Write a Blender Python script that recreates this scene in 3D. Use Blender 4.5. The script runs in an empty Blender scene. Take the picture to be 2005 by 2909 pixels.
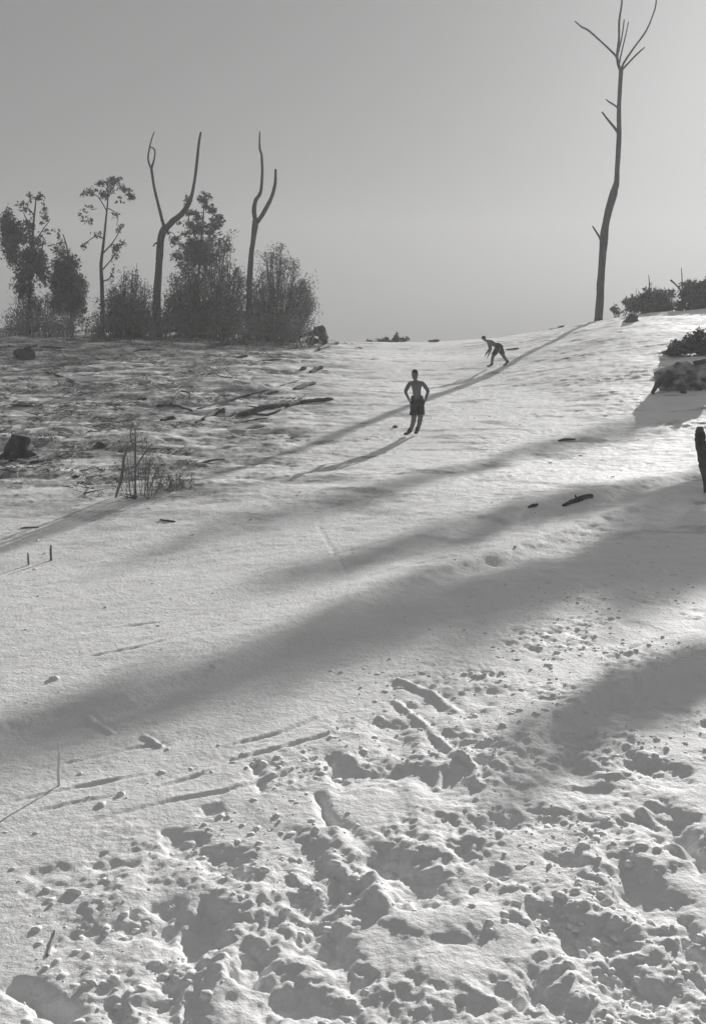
import bpy, bmesh, math, random
import numpy as np
from mathutils import Vector, Matrix

random.seed(7)
RNG = np.random.default_rng(7)
R = math.radians
scene = bpy.context.scene
COL = scene.collection

# ------------------------------------------------------------------ camera
CAM_Z = 4.4
PITCH = 9.0
FPX = 3119.0                      # focal length in pixels of the 2909 px high photograph
cam_d = bpy.data.cameras.new('camera')
cam_d.sensor_fit = 'VERTICAL'
cam_d.sensor_height = 24.0
cam_d.lens = 24.0 * FPX / 2909.0
cam_d.clip_start = 0.1
cam_d.clip_end = 3000.0
cam = bpy.data.objects.new('camera', cam_d)
COL.objects.link(cam)
cam.location = (0, 0, CAM_Z)
cam.rotation_euler = (R(90 - PITCH), 0, 0)
scene.camera = cam

# ------------------------------------------------------------------ sky, sun, exposure
SKY_VEIL, SKY_TONE = 18.5, 0.099
SUN_AZ, SUN_EL = 24.0, 16.0       # azimuth from +Y towards +X
world = bpy.data.worlds.new('World')
scene.world = world
world.use_nodes = True
nt = world.node_tree
nt.nodes.clear()
sky = nt.nodes.new('ShaderNodeTexSky')
sky.sky_type = 'NISHITA'
sky.sun_disc = False
sky.sun_elevation = R(SUN_EL)
sky.sun_rotation = R(SUN_AZ)
sky.altitude = 0.0
sky.air_density = 1.8
sky.dust_density = 3.0
sky.ozone_density = 1.0
bw = nt.nodes.new('ShaderNodeRGBToBW')
bg = nt.nodes.new('ShaderNodeBackground')
bg.inputs['Strength'].default_value = 0.085
wo = nt.nodes.new('ShaderNodeOutputWorld')
nt.links.new(sky.outputs[0], bw.inputs[0])
veil = nt.nodes.new('ShaderNodeMath'); veil.operation = 'ADD'      # even whitish veil of high haze over the clear sky
veil.inputs[1].default_value = SKY_VEIL
pw = nt.nodes.new('ShaderNodeMath'); pw.operation = 'MULTIPLY'; pw.inputs[1].default_value = SKY_TONE
nt.links.new(bw.outputs[0], veil.inputs[0])
nt.links.new(veil.outputs[0], pw.inputs[0])
nt.links.new(pw.outputs[0], bg.inputs['Color'])
nt.links.new(bg.outputs[0], wo.inputs['Surface'])

sun_d = bpy.data.lights.new('sun', 'SUN')
sun_d.energy = 4.6
sun_d.angle = R(0.42)
sun_d.color = (1.0, 0.985, 0.97)
sun = bpy.data.objects.new('sun', sun_d)
COL.objects.link(sun)
SUNV = Vector((math.sin(R(SUN_AZ)) * math.cos(R(SUN_EL)), math.cos(R(SUN_AZ)) * math.cos(R(SUN_EL)), math.sin(R(SUN_EL))))
sun.rotation_euler = SUNV.to_track_quat('Z', 'Y').to_euler()
sun.location = (30, 60, 40)

scene.view_settings.view_transform = 'Standard'
scene.view_settings.look = 'None'
scene.view_settings.gamma = 1.0
scene.view_settings.use_curve_mapping = False
scene.view_settings.exposure = 0.26

# ------------------------------------------------------------------ noise
_perm = np.random.default_rng(11).permutation(256).astype(np.int64)
_perm = np.concatenate([_perm, _perm])
_ang = np.random.default_rng(12).uniform(0, 2 * np.pi, 256)
_gx, _gy = np.cos(_ang), np.sin(_ang)

def perlin(x, y, seed=0):
    x = np.asarray(x, float) + seed * 17.31
    y = np.asarray(y, float) + seed * 9.77
    xi = np.floor(x).astype(np.int64); yi = np.floor(y).astype(np.int64)
    xf = x - xi; yf = y - yi
    xi &= 255; yi &= 255
    u = xf * xf * xf * (xf * (xf * 6 - 15) + 10)
    v = yf * yf * yf * (yf * (yf * 6 - 15) + 10)
    def g(ix, iy, dx, dy):
        h = _perm[_perm[ix & 255] + (iy & 255)]
        return _gx[h] * dx + _gy[h] * dy
    a = g(xi, yi, xf, yf); b = g(xi + 1, yi, xf - 1, yf)
    c = g(xi, yi + 1, xf, yf - 1); d = g(xi + 1, yi + 1, xf - 1, yf - 1)
    return ((a + u * (b - a)) + v * ((c + u * (d - c)) - (a + u * (b - a)))) * 1.5

def fbm(x, y, seed=0, octaves=3, gain=0.5):
    s = 0; a = 1.0
    for o in range(octaves):
        s = s + a * perlin(x * 2 ** o, y * 2 ** o, seed + o * 3)
        a *= gain
    return s

def sstep(a, b, x):
    t = np.clip((np.asarray(x, float) - a) / (b - a), 0, 1)
    return t * t * (3 - 2 * t)

# ------------------------------------------------------------------ photograph pixel -> world
_cp, _sp = math.cos(R(PITCH)), math.sin(R(PITCH))
def raydir(u, v):
    dx = (u - 1002.5) / FPX
    dy = (1454.5 - v) / FPX
    # camera looks along (0,cp,-sp), up (0,sp,cp)
    return dx, _cp + dy * _sp, -_sp + dy * _cp
def at_depth(u, v, d):
    dx, dy, dz = raydir(u, v)
    t = d / dy
    return Vector((dx * t, d, CAM_Z + dz * t))
SLOPE = 0.058
def on_plane(u, v):
    dx, dy, dz = raydir(u, v)
    t = CAM_Z / (SLOPE * dy - dz)
    return dx * t, dy * t

# ------------------------------------------------------------------ terrain
ADIR = np.array([0.72, 0.694])         # the way the banks run
BDIR = np.array([-0.694, 0.72])
def ab(x, y):
    return x * ADIR[0] + y * ADIR[1], x * BDIR[0] + y * BDIR[1]

def crest_z(x):
    xs = [-200, -60, -20, -14, -8, -3, 2, 5, 8, 11, 14.5, 18, 22, 60, 200]
    zs = [5.2, 5.2, 4.75, 4.7, 4.45, 4.15, 4.12, 4.15, 4.35, 4.75, 5.65, 5.9, 6.1, 7.0, 8.0]
    gx = np.linspace(-60, 60, 1201); gz = np.interp(gx, xs, zs)
    k = np.exp(-.5 * (np.arange(-60, 61) / 22.0) ** 2); k /= k.sum()
    gz = np.convolve(np.pad(gz, 60, mode='edge'), k, mode='valid')
    return np.interp(x, gx, gz)

def bank(pts):
    P = [on_plane(u, v) + (h,) for u, v, h in pts]
    A = []; B = []; H = []
    for x, y, h in P:
        a, b = ab(x, y); A.append(a); B.append(b); H.append(h)
    o = np.argsort(A)
    return np.array(A)[o], np.array(B)[o], np.array(H)[o]

BANKS = [  # (points (u, v, drop), face width, recovery length, lead)
    (bank([(-400, 2230, .10), (15, 2060, .12), (180, 2015, .12), (350, 1975, .12), (480, 1930, .12), (600, 1890, .12), (730, 1838, .12), (850, 1785, .12), (950, 1740, .12), (1100, 1665, .12),
           (1300, 1592, .12), (1600, 1500, .10), (1960, 1385, .10), (2500, 1250, .1)]), .40, 2.2, 2.6),
    (bank([(550, 1700, .0), (800, 1625, .05), (950, 1600, .06), (1200, 1525, .08), (1450, 1462, .12), (1650, 1425, .14), (1960, 1340, .1), (2500, 1200, .0)]), .5, 1.4, 1.6),
    (bank([(300, 1600, .0), (450, 1555, .03), (700, 1480, .04), (1000, 1420, .04), (1300, 1335, .05), (1500, 1275, .05), (1900, 1180, .0)]), .5, 1.5, 1.5),
    (bank([(1380, 2260, .0), (1465, 2130, .10), (1560, 2050, .12), (1700, 1965, .14), (1850, 1925, .14), (2000, 1885, .14), (2400, 1750, .1)]), .25, .7, .6),
]
def track(pts, dep, w):
    P = sorted(ab(*on_plane(u, v)) for u, v in pts)
    return (np.array([p[0] for p in P]), np.array([p[1] for p in P])), dep * .42, w * .62
TRACKS = [track([(-60, 2290), (110, 2245), (330, 2205), (480, 2180)], .035, .05), track([(40, 2312), (200, 2272), (420, 2235)], .04, .045),
          track([(200, 2335), (420, 2280), (640, 2238), (900, 2160)], .035, .05), track([(380, 2250), (560, 2192), (720, 2145)], .03, .045),
          track([(480, 2195), (700, 2138), (930, 2080), (1060, 2030)], .03, .05), track([(250, 1795), (420, 1775), (520, 1765)], .03, .06),
          track([(620, 1500), (900, 1410), (1100, 1350), (1400, 1280)], .03, .07), track([(640, 1365), (760, 1335), (830, 1325)], .03, .06),
          track([(900, 1690), (1100, 1620), (1350, 1560)], .03, .06), track([(700, 1655), (900, 1590), (1150, 1530)], .03, .06),
          track([(1650, 1860), (1780, 1850), (1930, 1800)], .03, .05), track([(560, 1600), (760, 1540), (900, 1500)], .03, .05), track([(150, 1890), (420, 1840), (700, 1760)], .03, .05),
          track([(60, 2180), (300, 2130), (520, 2080)], .03, .05), track([(560, 2130), (800, 2070), (960, 2010)], .03, .05)]
def ridge(pts, h, w, side=.6):
    return np.array([on_plane(u, v) for u, v in pts]), h, w, side
RIDGES = [ridge([(1120, 1985), (1180, 2030), (1240, 2085), (1300, 2140), (1350, 2172)], .03, .04), ridge([(1130, 1925), (1200, 1955), (1250, 1975), (1290, 2015)], .035, .05),
          ridge([(1240, 2222), (1252, 2175), (1300, 2142), (1342, 2165), (1362, 2225)], .022, .03, .8), ridge([(905, 1500), (930, 1540), (960, 1590), (990, 1632)], -.012, .03, 0),
          ridge([(905, 1503), (940, 1491), (975, 1486)], -.015, .03, 0), ridge([(250, 2025), (285, 2045), (315, 2064)], .03, .035), ridge([(408, 2078), (432, 2091), (455, 2104)], .03, .03),
          ridge([(905, 2250), (922, 2300), (945, 2345)], -.07, .05, 0), ridge([(950, 2350), (1010, 2420), (1060, 2500), (1085, 2570)], .05, .06, .9), ridge([(930, 2500), (870, 2560), (835, 2640)], .035, .06, .6),
          ridge([(725, 2160), (735, 2200), (742, 2235)], -.05, .05, 0), ridge([(1500, 2750), (1530, 2810), (1570, 2860)], -.05, .07, 0), ridge([(60, 2800), (140, 2850), (190, 2880)], -.06, .09, 0),
          ridge([(1830, 2300), (1880, 2330), (1910, 2400), (1960, 2440)], .035, .05, .8)]
# lumps (+) and hollows (-) of the foreground: u, v, half width px, half height px, metres, turn (deg)
LUMPS = [
    (505, 2640, 60, 75, -.16, 20), (590, 2640, 55, 85, -.28, 0), (690, 2560, 85, 60, .15, 10), (640, 2440, 60, 45, -.18, 0),
    (430, 2620, 70, 45, -.16, -30), (330, 2560, 90, 60, .10, 0), (930, 2560, 60, 100, -.16, -30), (1010, 2480, 60, 160, .16, 28),
    (1080, 2460, 55, 50, -.18, 0), (1180, 2535, 75, 45, -.18, 15), (900, 2450, 60, 90, -.12, 20), (900, 2650, 70, 50, -.14, 0),
    (960, 2690, 60, 45, -.16, 0), (1010, 2780, 60, 40, -.12, 0), (840, 2850, 110, 50, -.24, -15), (720, 2740, 40, 50, -.22, 30), (620, 2800, 60, 90, .12, 0),
    (660, 2700, 50, 60, .12, 0), (1300, 2600, 120, 60, .14, 0), (1250, 2790, 130, 80, .12, 0), (1350, 2880, 60, 30, -.12, 0),
    (1530, 2800, 30, 100, -.16, -25), (1600, 2620, 90, 60, -.20, 10), (1640, 2700, 50, 40, -.14, 0), (1600, 2790, 100, 70, .14, 0),
    (1820, 2520, 90, 80, -.24, 20), (1760, 2680, 80, 45, -.20, 35), (1700, 2470, 60, 60, .14, 0), (1610, 2440, 45, 40, -.16, 30), (1900, 2340, 70, 50, -.22, 0),
    (1960, 2420, 40, 60, -.20, 0), (1850, 2430, 60, 40, .14, 20), (1980, 2700, 30, 90, -.2, 0), (1850, 2830, 90, 50, -.18, 20), (1740, 2780, 50, 45, -.14, 0), (1680, 2600, 45, 50, .12, 0),
    (1420, 2470, 30, 30, -.12, 0), (1120, 2070, 50, 30, -.10, 0), (1140, 2110, 55, 30, -.10, 0), (1270, 2105, 60, 30, -.10, 0), (1090, 2185, 60, 40, -.12, 0),
    (1160, 2190, 60, 40, -.12, 10), (1010, 2200, 60, 40, -.12, 0), (1280, 2230, 80, 40, -.18, 0), (960, 2180, 30, 50, -.12, 0), (1000, 2120, 60, 40, .08, 0),
    (1370, 1975, 55, 22, -.09, 10), (1340, 2025, 45, 16, -.08, 0), (1220, 2015, 40, 22, -.08, 0), (1250, 1985, 40, 25, -.1, -30), (1600, 2180, 60, 30, -.14, 0),
    (1640, 2120, 30, 50, -.16, -20), (1560, 2140, 60, 70, .12, 0), (1720, 2160, 60, 40, .12, 0), (1680, 2240, 70, 20, -.10, 0), (1880, 2190, 70, 40, -.14, 0), (1790, 2100, 60, 40, .1, 0),
    (610, 2290, 35, 22, -.14, 0), (490, 2370, 28, 25, -.12, 0), (540, 2405, 70, 20, -.14, -10), (120, 2480, 45, 30, -.08, 0), (300, 2450, 60, 22, -.08, 10), (60, 2800, 60, 30, -.16, -35),
    (140, 2860, 70, 30, -.16, -25), (350, 2880, 50, 25, -.14, 0), (230, 2660, 60, 25, -.08, 0), (480, 2780, 40, 60, -.10, 0), (470, 2860, 50, 40, -.12, 0), (560, 2850, 25, 60, -.14, 10),
    (1460, 2230, 50, 20, -.10, 0), (1500, 2320, 90, 24, -.12, 5), (1400, 2330, 40, 22, -.12, 0), (1370, 2380, 60, 30, .08, 0), (1480, 2560, 60, 40, .10, 0), (1200, 2400, 80, 40, .09, 0),
]
def lump_params():
    out = []
    for u, v, w, h, z, rot in LUMPS:
        x, y = on_plane(u, v)
        x1, _ = on_plane(u + w, v); _, y1 = on_plane(u, v - h)
        out.append((x, y, max(.05, x1 - x), max(.08, (y1 - y)), z, R(rot)))
    return out
LP = lump_params()

def macro(x, y):
    x = np.asarray(x, float); y = np.asarray(y, float)
    base = SLOPE * np.clip(y, -40, 62)
    k = sstep(22, 62, y)
    z = base + k * (crest_z(x * 62 / np.clip(y, 40, 90)) - SLOPE * 62)
    over = np.clip(y - 66, 0, None)
    z = z - (0.10 * over) * sstep(0, 10, over) * np.exp(-over / 400)
    # long swells
    z = z + 0.16 * perlin(x / 9.0, y / 7.0, 3) * sstep(9, 20, y) * (1 - .5 * sstep(50, 64, y))
    # the left part of the slope is rougher, with low terraces
    a, b = ab(x, y)
    ragged = sstep(10, 15, a)
    wav = (.05 + .14 * ragged) * perlin(a * .45, b * .2, 5) + (.02 + .03 * ragged) * perlin(a * 1.3, b * .5, 6)
    wid = 1 + .3 * perlin(a * .5, b * .1, 8) + 0 * a
    for (A, B, H), w0, rec, lead in BANKS:
        h = np.interp(a, A, H)
        s = np.interp(a, A, B) - b + wav * min(1.0, w0 * 1.3)
        w = w0 * wid
        t = np.clip(s / w, 0, 1)
        fall = (1 - (1 - t) ** 2) * (t * t * (3 - 2 * t)) ** .25
        drop = np.where(s < 0, 0.45 * np.exp(np.clip(s, -50, 0) / lead), 0.45 - fall)
        tail = -0.55 * np.exp(-np.clip(s - w, 0, None) / rec)
        prof = np.where(s > w, tail, drop)
        z = z + h * prof
    return z

def zfull(x, y):
    x = np.asarray(x, float); y = np.asarray(y, float)
    z = macro(x, y)
    a, b = ab(x, y)
    # placed lumps and hollows, their outlines warped
    wx = .09 * perlin(x * 3.1, y * 3.1, 21) + .05 * perlin(x * 8, y * 8, 22) + .018 * perlin(x * 21, y * 19, 25)
    wy = .12 * perlin(x * 3.1, y * 3.1, 23) + .07 * perlin(x * 8, y * 8, 24) + .025 * perlin(x * 21, y * 19, 26)
    near = (y < 17) & (y > 4)
    if np.any(near):
        xn = x[near] + wx[near]; yn = y[near] + wy[near]
        acc = np.zeros_like(xn)
        for (cx, cy, rx, ry, h, ro) in LP:
            m = (np.abs(xn - cx) < 3 * max(rx, ry)) & (np.abs(yn - cy) < 3 * max(rx, ry))
            if not np.any(m):
                continue
            dx = xn[m] - cx; dy = yn[m] - cy
            c, s_ = math.cos(ro), math.sin(ro)
            ex = (dx * c + dy * s_) / rx; ey = (-dx * s_ + dy * c) / ry
            q = ex * ex + ey * ey
            acc[m] += .34 * h * np.exp(-q ** 1.8 * 0.9)
        z = z.copy()
        z[near] += acc
    # how lumpy the ground is
    s1 = np.interp(a, BANKS[0][0][0], BANKS[0][0][1]) - b      # >0 on the near side of the long bank
    fore = sstep(1.2, 3.2, s1) * (1 - sstep(13, 17, y))
    right = sstep(-3.0, .6, x + (9.5 - y) * .25)
    lump = fore * (.30 + .70 * right)
    w1 = perlin(x * 1.3, y * 1.3, 31); w2 = perlin(x * 1.3, y * 1.3, 32)
    n1 = perlin(x * 2.3 + .6 * w1, y * 1.9 + .6 * w2, 41)
    n2 = perlin(x * 5.2 + .8 * w2, y * 4.6 + .8 * w1, 42)
    n3 = perlin(x * 12 + n1, y * 10 + n2, 43)
    n4 = perlin(x * 27, y * 22, 44)
    bil = (np.abs(n1) - .25)
    patch = sstep(-.25, .35, perlin(x * .9, y * .9, 45))
    n5 = perlin(x * 55, y * 46, 46)
    rid2 = 1 - 2 * np.abs(perlin(x * 4.0 + .7 * w1, y * 3.2 + .7 * w2, 47))
    rid3 = 1 - 2 * np.abs(perlin(x * 9.5 + .8 * n1, y * 8.0, 48))
    z = z + .60 * lump * (.024 * n1 - .02 * bil + .018 * n2 * (.4 + patch) + .022 * (rid2 - .4) * (.2 + 1.0 * patch)
                    + .016 * (rid3 - .4) * (.2 + 1.1 * patch) + .013 * n3 * (.4 + 1.1 * patch) + .008 * n4 * (.5 + patch) + .0035 * n5)
    # buried wood and ribs of the crust: raised lines with a scooped side
    for P, h, w, side in RIDGES:
        lo = P.min(0) - 4 * w; hi = P.max(0) + 4 * w
        m = (x > lo[0]) & (x < hi[0]) & (y > lo[1]) & (y < hi[1])
        if not np.any(m):
            continue
        px = x[m] + .012 * perlin(x[m] * 9, y[m] * 9, 11); py = y[m] + .02 * perlin(x[m] * 7, y[m] * 7, 12)
        best = np.full(px.shape, 9.0); sg = np.zeros(px.shape)
        for q in range(len(P) - 1):
            dx, dy = P[q + 1] - P[q]; L2 = dx * dx + dy * dy
            tt = np.clip(((px - P[q][0]) * dx + (py - P[q][1]) * dy) / L2, 0, 1)
            ex = px - P[q][0] - tt * dx; ey = py - P[q][1] - tt * dy
            dd = np.hypot(ex, ey); c_ = (ex * dy - ey * dx)
            nn = dd < best
            best = np.where(nn, dd, best); sg = np.where(nn, np.sign(c_) * dd, sg)
        z[m] += h * (.75 + .5 * perlin(px * 4, py * 4, 13)) * (np.exp(-(best / w) ** 2) - side * .6 * np.exp(-((np.abs(sg) - 1.8 * w) / w) ** 2) * (best < 3.5 * w))
    # long shallow tracks
    for (A, B), dep, w in TRACKS:
        s_ = np.interp(a, A, B) - b + .03 * perlin(a * .9, a * 0 + dep * 50, 9)
        on = sstep(A[0], A[0] + .6, a) * (1 - sstep(A[-1] - .6, A[-1], a)) * (.5 + .9 * sstep(-.4, .3, perlin(a * 1.7, b, 10)))
        z = z + on * (-dep * np.exp(-(s_ / w) ** 2) + .5 * dep * np.exp(-((s_ + 1.9 * w) / w) ** 2))
    # broken surface of the shaded bank at the right
    face = np.exp(-((s1 - 1.3) / 1.6) ** 2) * sstep(8, 13, a)
    z = z + face * (.05 * perlin(a * .5, b * 1.3, 67) + .025 * perlin(x * 1.6, y * 2.2, 68) + .012 * perlin(x * 5, y * 5, 69) + .006 * perlin(x * 11, y * 11, 70))
    # smoother near left with fine ripples running along the banks
    low = (1 - lump)
    st = perlin(a * .5 + .3 * w1, b * 2.6, 51); st2 = perlin(a * 1.6, b * 6.5, 52)
    mid = sstep(5, 8, y) * (1 - sstep(40, 60, y))
    far = sstep(13, 26, y)
    z = z + low * mid * (.012 * st + .008 * st2 + .004 * perlin(x * 5, y * 8, 53) + .003 * n3 + .0025 * n4)
    calm = sstep(-.2, .35, perlin(x * .25, y * .3, 58))
    rough = far * (.3 + .6 * calm) * (.045 * perlin(a * .22, b * 1.0, 54) + .020 * perlin(a * .7, b * 2.6, 55) + .011 * perlin(x * 1.6, y * 3.4, 56)
                   + .008 * perlin(x * 5, y * 7, 57))
    rough = rough + far * (.010 * perlin(x * 3.6, y * 4.6, 81) + .008 * perlin(x * 8.5, y * 8.5, 82) + .004 * perlin(x * 18, y * 16, 83)) * (.5 + .8 * sstep(-.3, .4, perlin(x * .4, y * .6, 84)))
    # the littered ground on the left: broken humps
    left = (1 - sstep(-3.0, 3.0, x + 1.6 - .02 * y)) * sstep(19, 25, y)
    rough = rough * (1 + .5 * left) + left * (.16 * np.abs(perlin(x * .22, y * .45, 61)) + .07 * perlin(x * .5 + .5 * w1, y * 1.1, 62) + .022 * perlin(x * 1.8, y * 3.2, 63) + .012 * perlin(x * 7, y * 7, 66))
    rr = sstep(4, 9, x) * sstep(16, 24, y)
    rough = rough + rr * (.05 * perlin(a * .5, b * 1.1, 64) + .02 * perlin(x * 2, y * 3, 65))
    z = z + rough
    return z

def zat(x, y):
    return float(zfull(np.array([x]), np.array([y]))[0])

def G(u, v, full=True):
    """where the ray through a photograph pixel meets the ground"""
    dx, dy, dz = raydir(u, v)
    d = np.concatenate([np.arange(4.5, 30, .03), np.arange(30, 68, .08)])
    t = d / dy
    f = zfull if full else macro
    zz = f(dx * t, d)
    below = np.nonzero(CAM_Z + dz * t <= zz)[0]
    i = below[0] if len(below) else len(d) - 1
    if not len(below):
        i = int(np.argmin(CAM_Z + dz * t - zz))
    return Vector((float(dx * t[i]), float(d[i]), float(zz[i])))

# ------------------------------------------------------------------ materials
def new_mat(name, base, rough=.9):
    m = bpy.data.materials.new(name); m.use_nodes = True
    n = m.node_tree; b = n.nodes['Principled BSDF']
    b.inputs['Base Color'].default_value = (base, base, base, 1)
    b.inputs['Roughness'].default_value = rough
    b.inputs['Specular IOR Level'].default_value = .2
    return m, n, b

def noisy(name, lo, hi, scale, rough=.9, bump=.0, bscale=None, stretch=(1, 1, 1), spread=(.35, .65)):
    m, n, b = new_mat(name, lo, rough)
    tc = n.nodes.new('ShaderNodeTexCoord')
    mp = n.nodes.new('ShaderNodeMapping'); mp.inputs['Scale'].default_value = stretch
    nz = n.nodes.new('ShaderNodeTexNoise'); nz.inputs['Scale'].default_value = scale; nz.inputs['Detail'].default_value = 6
    rp = n.nodes.new('ShaderNodeValToRGB')
    rp.color_ramp.elements[0].position = spread[0]; rp.color_ramp.elements[0].color = (lo, lo, lo, 1)
    rp.color_ramp.elements[1].position = spread[1]; rp.color_ramp.elements[1].color = (hi, hi, hi, 1)
    n.links.new(tc.outputs['Object'], mp.inputs[0]); n.links.new(mp.outputs[0], nz.inputs['Vector'])
    n.links.new(nz.outputs[0], rp.inputs[0]); n.links.new(rp.outputs[0], b.inputs['Base Color'])
    if bump:
        nb = n.nodes.new('ShaderNodeTexNoise'); nb.inputs['Scale'].default_value = bscale or scale * 3; nb.inputs['Detail'].default_value = 5
        bp = n.nodes.new('ShaderNodeBump'); bp.inputs['Strength'].default_value = .8; bp.inputs['Distance'].default_value = bump
        n.links.new(mp.outputs[0], nb.inputs['Vector']); n.links.new(nb.outputs[0], bp.inputs['Height'])
        n.links.new(bp.outputs[0], b.inputs['Normal'])
    return m

M_bark = noisy('dark_bark', .06, .11, 3.0, bump=.02, bscale=14, stretch=(3, 3, .6))
M_bark_pale = noisy('weathered_bark', .15, .26, 2.5, bump=.02, bscale=12, stretch=(3, 3, .6))
M_char = noisy('charred_wood', .06, .13, 4.0, bump=.05, bscale=9)
M_drift = noisy('bleached_wood', .6, .8, 6.0, bump=.006, bscale=30, stretch=(1, 1, 1))
M_leaf = noisy('dull_leaves', .09, .22, 1.2)
M_leaf_pale = noisy('grey_leaves', .14, .24, 1.2)
M_skin = noisy('tanned_skin', .15, .2, 12, rough=.6)
M_shorts = noisy('dark_cloth', .06, .08, 20, bump=.004, bscale=40)
M_hair = noisy('dark_hair', .03, .05, 40, bump=.003, bscale=90)
M_boot = noisy('dark_leather', .08, .1, 20, rough=.6)

# ------------------------------------------------------------------ mesh helpers
def link_mesh(name, verts, faces, mat, parent=None, smooth=True):
    me = bpy.data.meshes.new(name)
    me.from_pydata(verts, [], faces)
    me.update()
    if smooth:
        me.polygons.foreach_set('use_smooth', [True] * len(me.polygons))
    me.materials.append(mat)
    o = bpy.data.objects.new(name, me)
    COL.objects.link(o)
    if parent is not None:
        o.parent = parent
        o.location = -parent.location          # meshes are written in world coordinates
    return o

def local(o):
    return o

def thing(name, loc, label, cat, group=None):
    e = bpy.data.objects.new(name, None)
    e.empty_display_size = .3
    e.location = loc
    COL.objects.link(e)
    e['label'] = label; e['category'] = cat
    if group: e['group'] = group
    return e

def tag(o, label, cat, group=None, kind=None):
    if label: o['label'] = label
    if cat: o['category'] = cat
    if group: o['group'] = group
    if kind: o['kind'] = kind
    return o

def tube_data(pts, rad, sides=9, wob=.08, seed=0, sub=3):
    """a bent tapering tube through pts"""
    rnd = random.Random(seed)
    P = [Vector(p) for p in pts]
    # smooth (Catmull-Rom) resample
    Q = []; RR = []
    n = len(P)
    for i in range(n - 1):
        p0 = P[max(i - 1, 0)]; p1 = P[i]; p2 = P[i + 1]; p3 = P[min(i + 2, n - 1)]
        for k in range(sub):
            t = k / sub
            q = .5 * ((2 * p1) + (p2 - p0) * t + (2 * p0 - 5 * p1 + 4 * p2 - p3) * t * t + (3 * p1 - p0 - 3 * p2 + p3) * t ** 3)
            Q.append(q); RR.append(rad[i] * (1 - t) + rad[i + 1] * t)
    Q.append(P[-1]); RR.append(rad[-1])
    V = []; F = []
    sd = seed * 1.7
    ii, kk = np.meshgrid(np.arange(len(Q)), np.arange(sides), indexing='ij')
    an = 2 * np.pi * kk / sides
    nz = perlin(np.cos(an) * .9 + ii * .13 + sd, np.sin(an) * .9 + ii * .21 + sd, 3) * 1.5 + .6 * perlin(np.cos(an) * 2 + ii * .5, np.sin(an) * 2 + ii * .43 + sd, 4)
    nz = 1 + wob * 1.6 * nz
    up = Vector((.13, .97, .2)).normalized()
    for i, q in enumerate(Q):
        d = (Q[min(i + 1, len(Q) - 1)] - Q[max(i - 1, 0)])
        if d.length < 1e-6: d = Vector((0, 0, 1))
        d.normalize()
        s = d.cross(up)
        if s.length < .1: s = d.cross(Vector((1, 0, 0)))
        s.normalize(); t2 = s.cross(d).normalized()
        up = t2 if abs(t2.dot(d)) < .5 else up
        for k in range(sides):
            a = 2 * math.pi * k / sides
            r = RR[i] * float(nz[i, k])
            V.append(q + s * (math.cos(a) * r) + t2 * (math.sin(a) * r))
    for i in range(len(Q) - 1):
        for k in range(sides):
            F.append((i * sides + k, i * sides + (k + 1) % sides, (i + 1) * sides + (k + 1) % sides, (i + 1) * sides + k))
    F.append(tuple(range(sides))[::-1])
    m = (len(Q) - 1) * sides
    F.append(tuple(range(m, m + sides)))
    return V, F

def tube(name, pts, rad, mat, parent=None, sides=9, wob=.08, seed=0, sub=3):
    V, F = tube_data(pts, rad, sides, wob, seed, sub)
    return link_mesh(name, V, F, mat, parent)

def merge(parts):
    V = []; F = []
    for v, f in parts:
        o = len(V); V += list(v); F += [tuple(i + o for i in q) for q in f]
    return V, F

def leaf_mesh(name, clumps, size, mat, parent=None, seed=0, droop=.3, shape=2.2):
    """many small leaf faces in clumps: (x,y,z, rx,ry,rz, count)"""
    g = np.random.default_rng(seed)
    C = []
    for (x, y, z, rx, ry, rz, n) in clumps:
        d = g.normal(size=(n, 3)); d /= np.linalg.norm(d, axis=1)[:, None]
        r = g.uniform(0, 1, n) ** .45
        r *= 1 + .35 * np.sin(d[:, 0] * 5 + x * 3) * np.cos(d[:, 2] * 4 + z * 2)
        C.append(np.array([x, y, z]) + d * r[:, None] * np.array([rx, ry, rz]))
    C = np.concatenate(C)
    n = len(C)
    a = g.normal(size=(n, 3)); a[:, 2] -= droop; a /= np.linalg.norm(a, axis=1)[:, None]
    b = np.cross(a, g.normal(size=(n, 3))); b /= np.linalg.norm(b, axis=1)[:, None] + 1e-9
    L = size * g.uniform(.6, 1.4, n)[:, None]; W = L / shape
    V = np.stack([C - a * L, C + b * W, C + a * L, C - b * W], axis=1).reshape(-1, 3)
    me = bpy.data.meshes.new(name)
    me.vertices.add(len(V)); me.vertices.foreach_set('co', V.ravel())
    me.loops.add(4 * n); me.loops.foreach_set('vertex_index', np.arange(4 * n, dtype=np.int32))
    me.polygons.add(n); me.polygons.foreach_set('loop_start', np.arange(0, 4 * n, 4, dtype=np.int32))
    me.update(calc_edges=True)
    me.materials.append(mat)
    o = bpy.data.objects.new(name, me); COL.objects.link(o)
    if parent is not None:
        o.parent = parent; o.location = -parent.location
    return o

def pxm(px, d):
    return px / FPX * d

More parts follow.
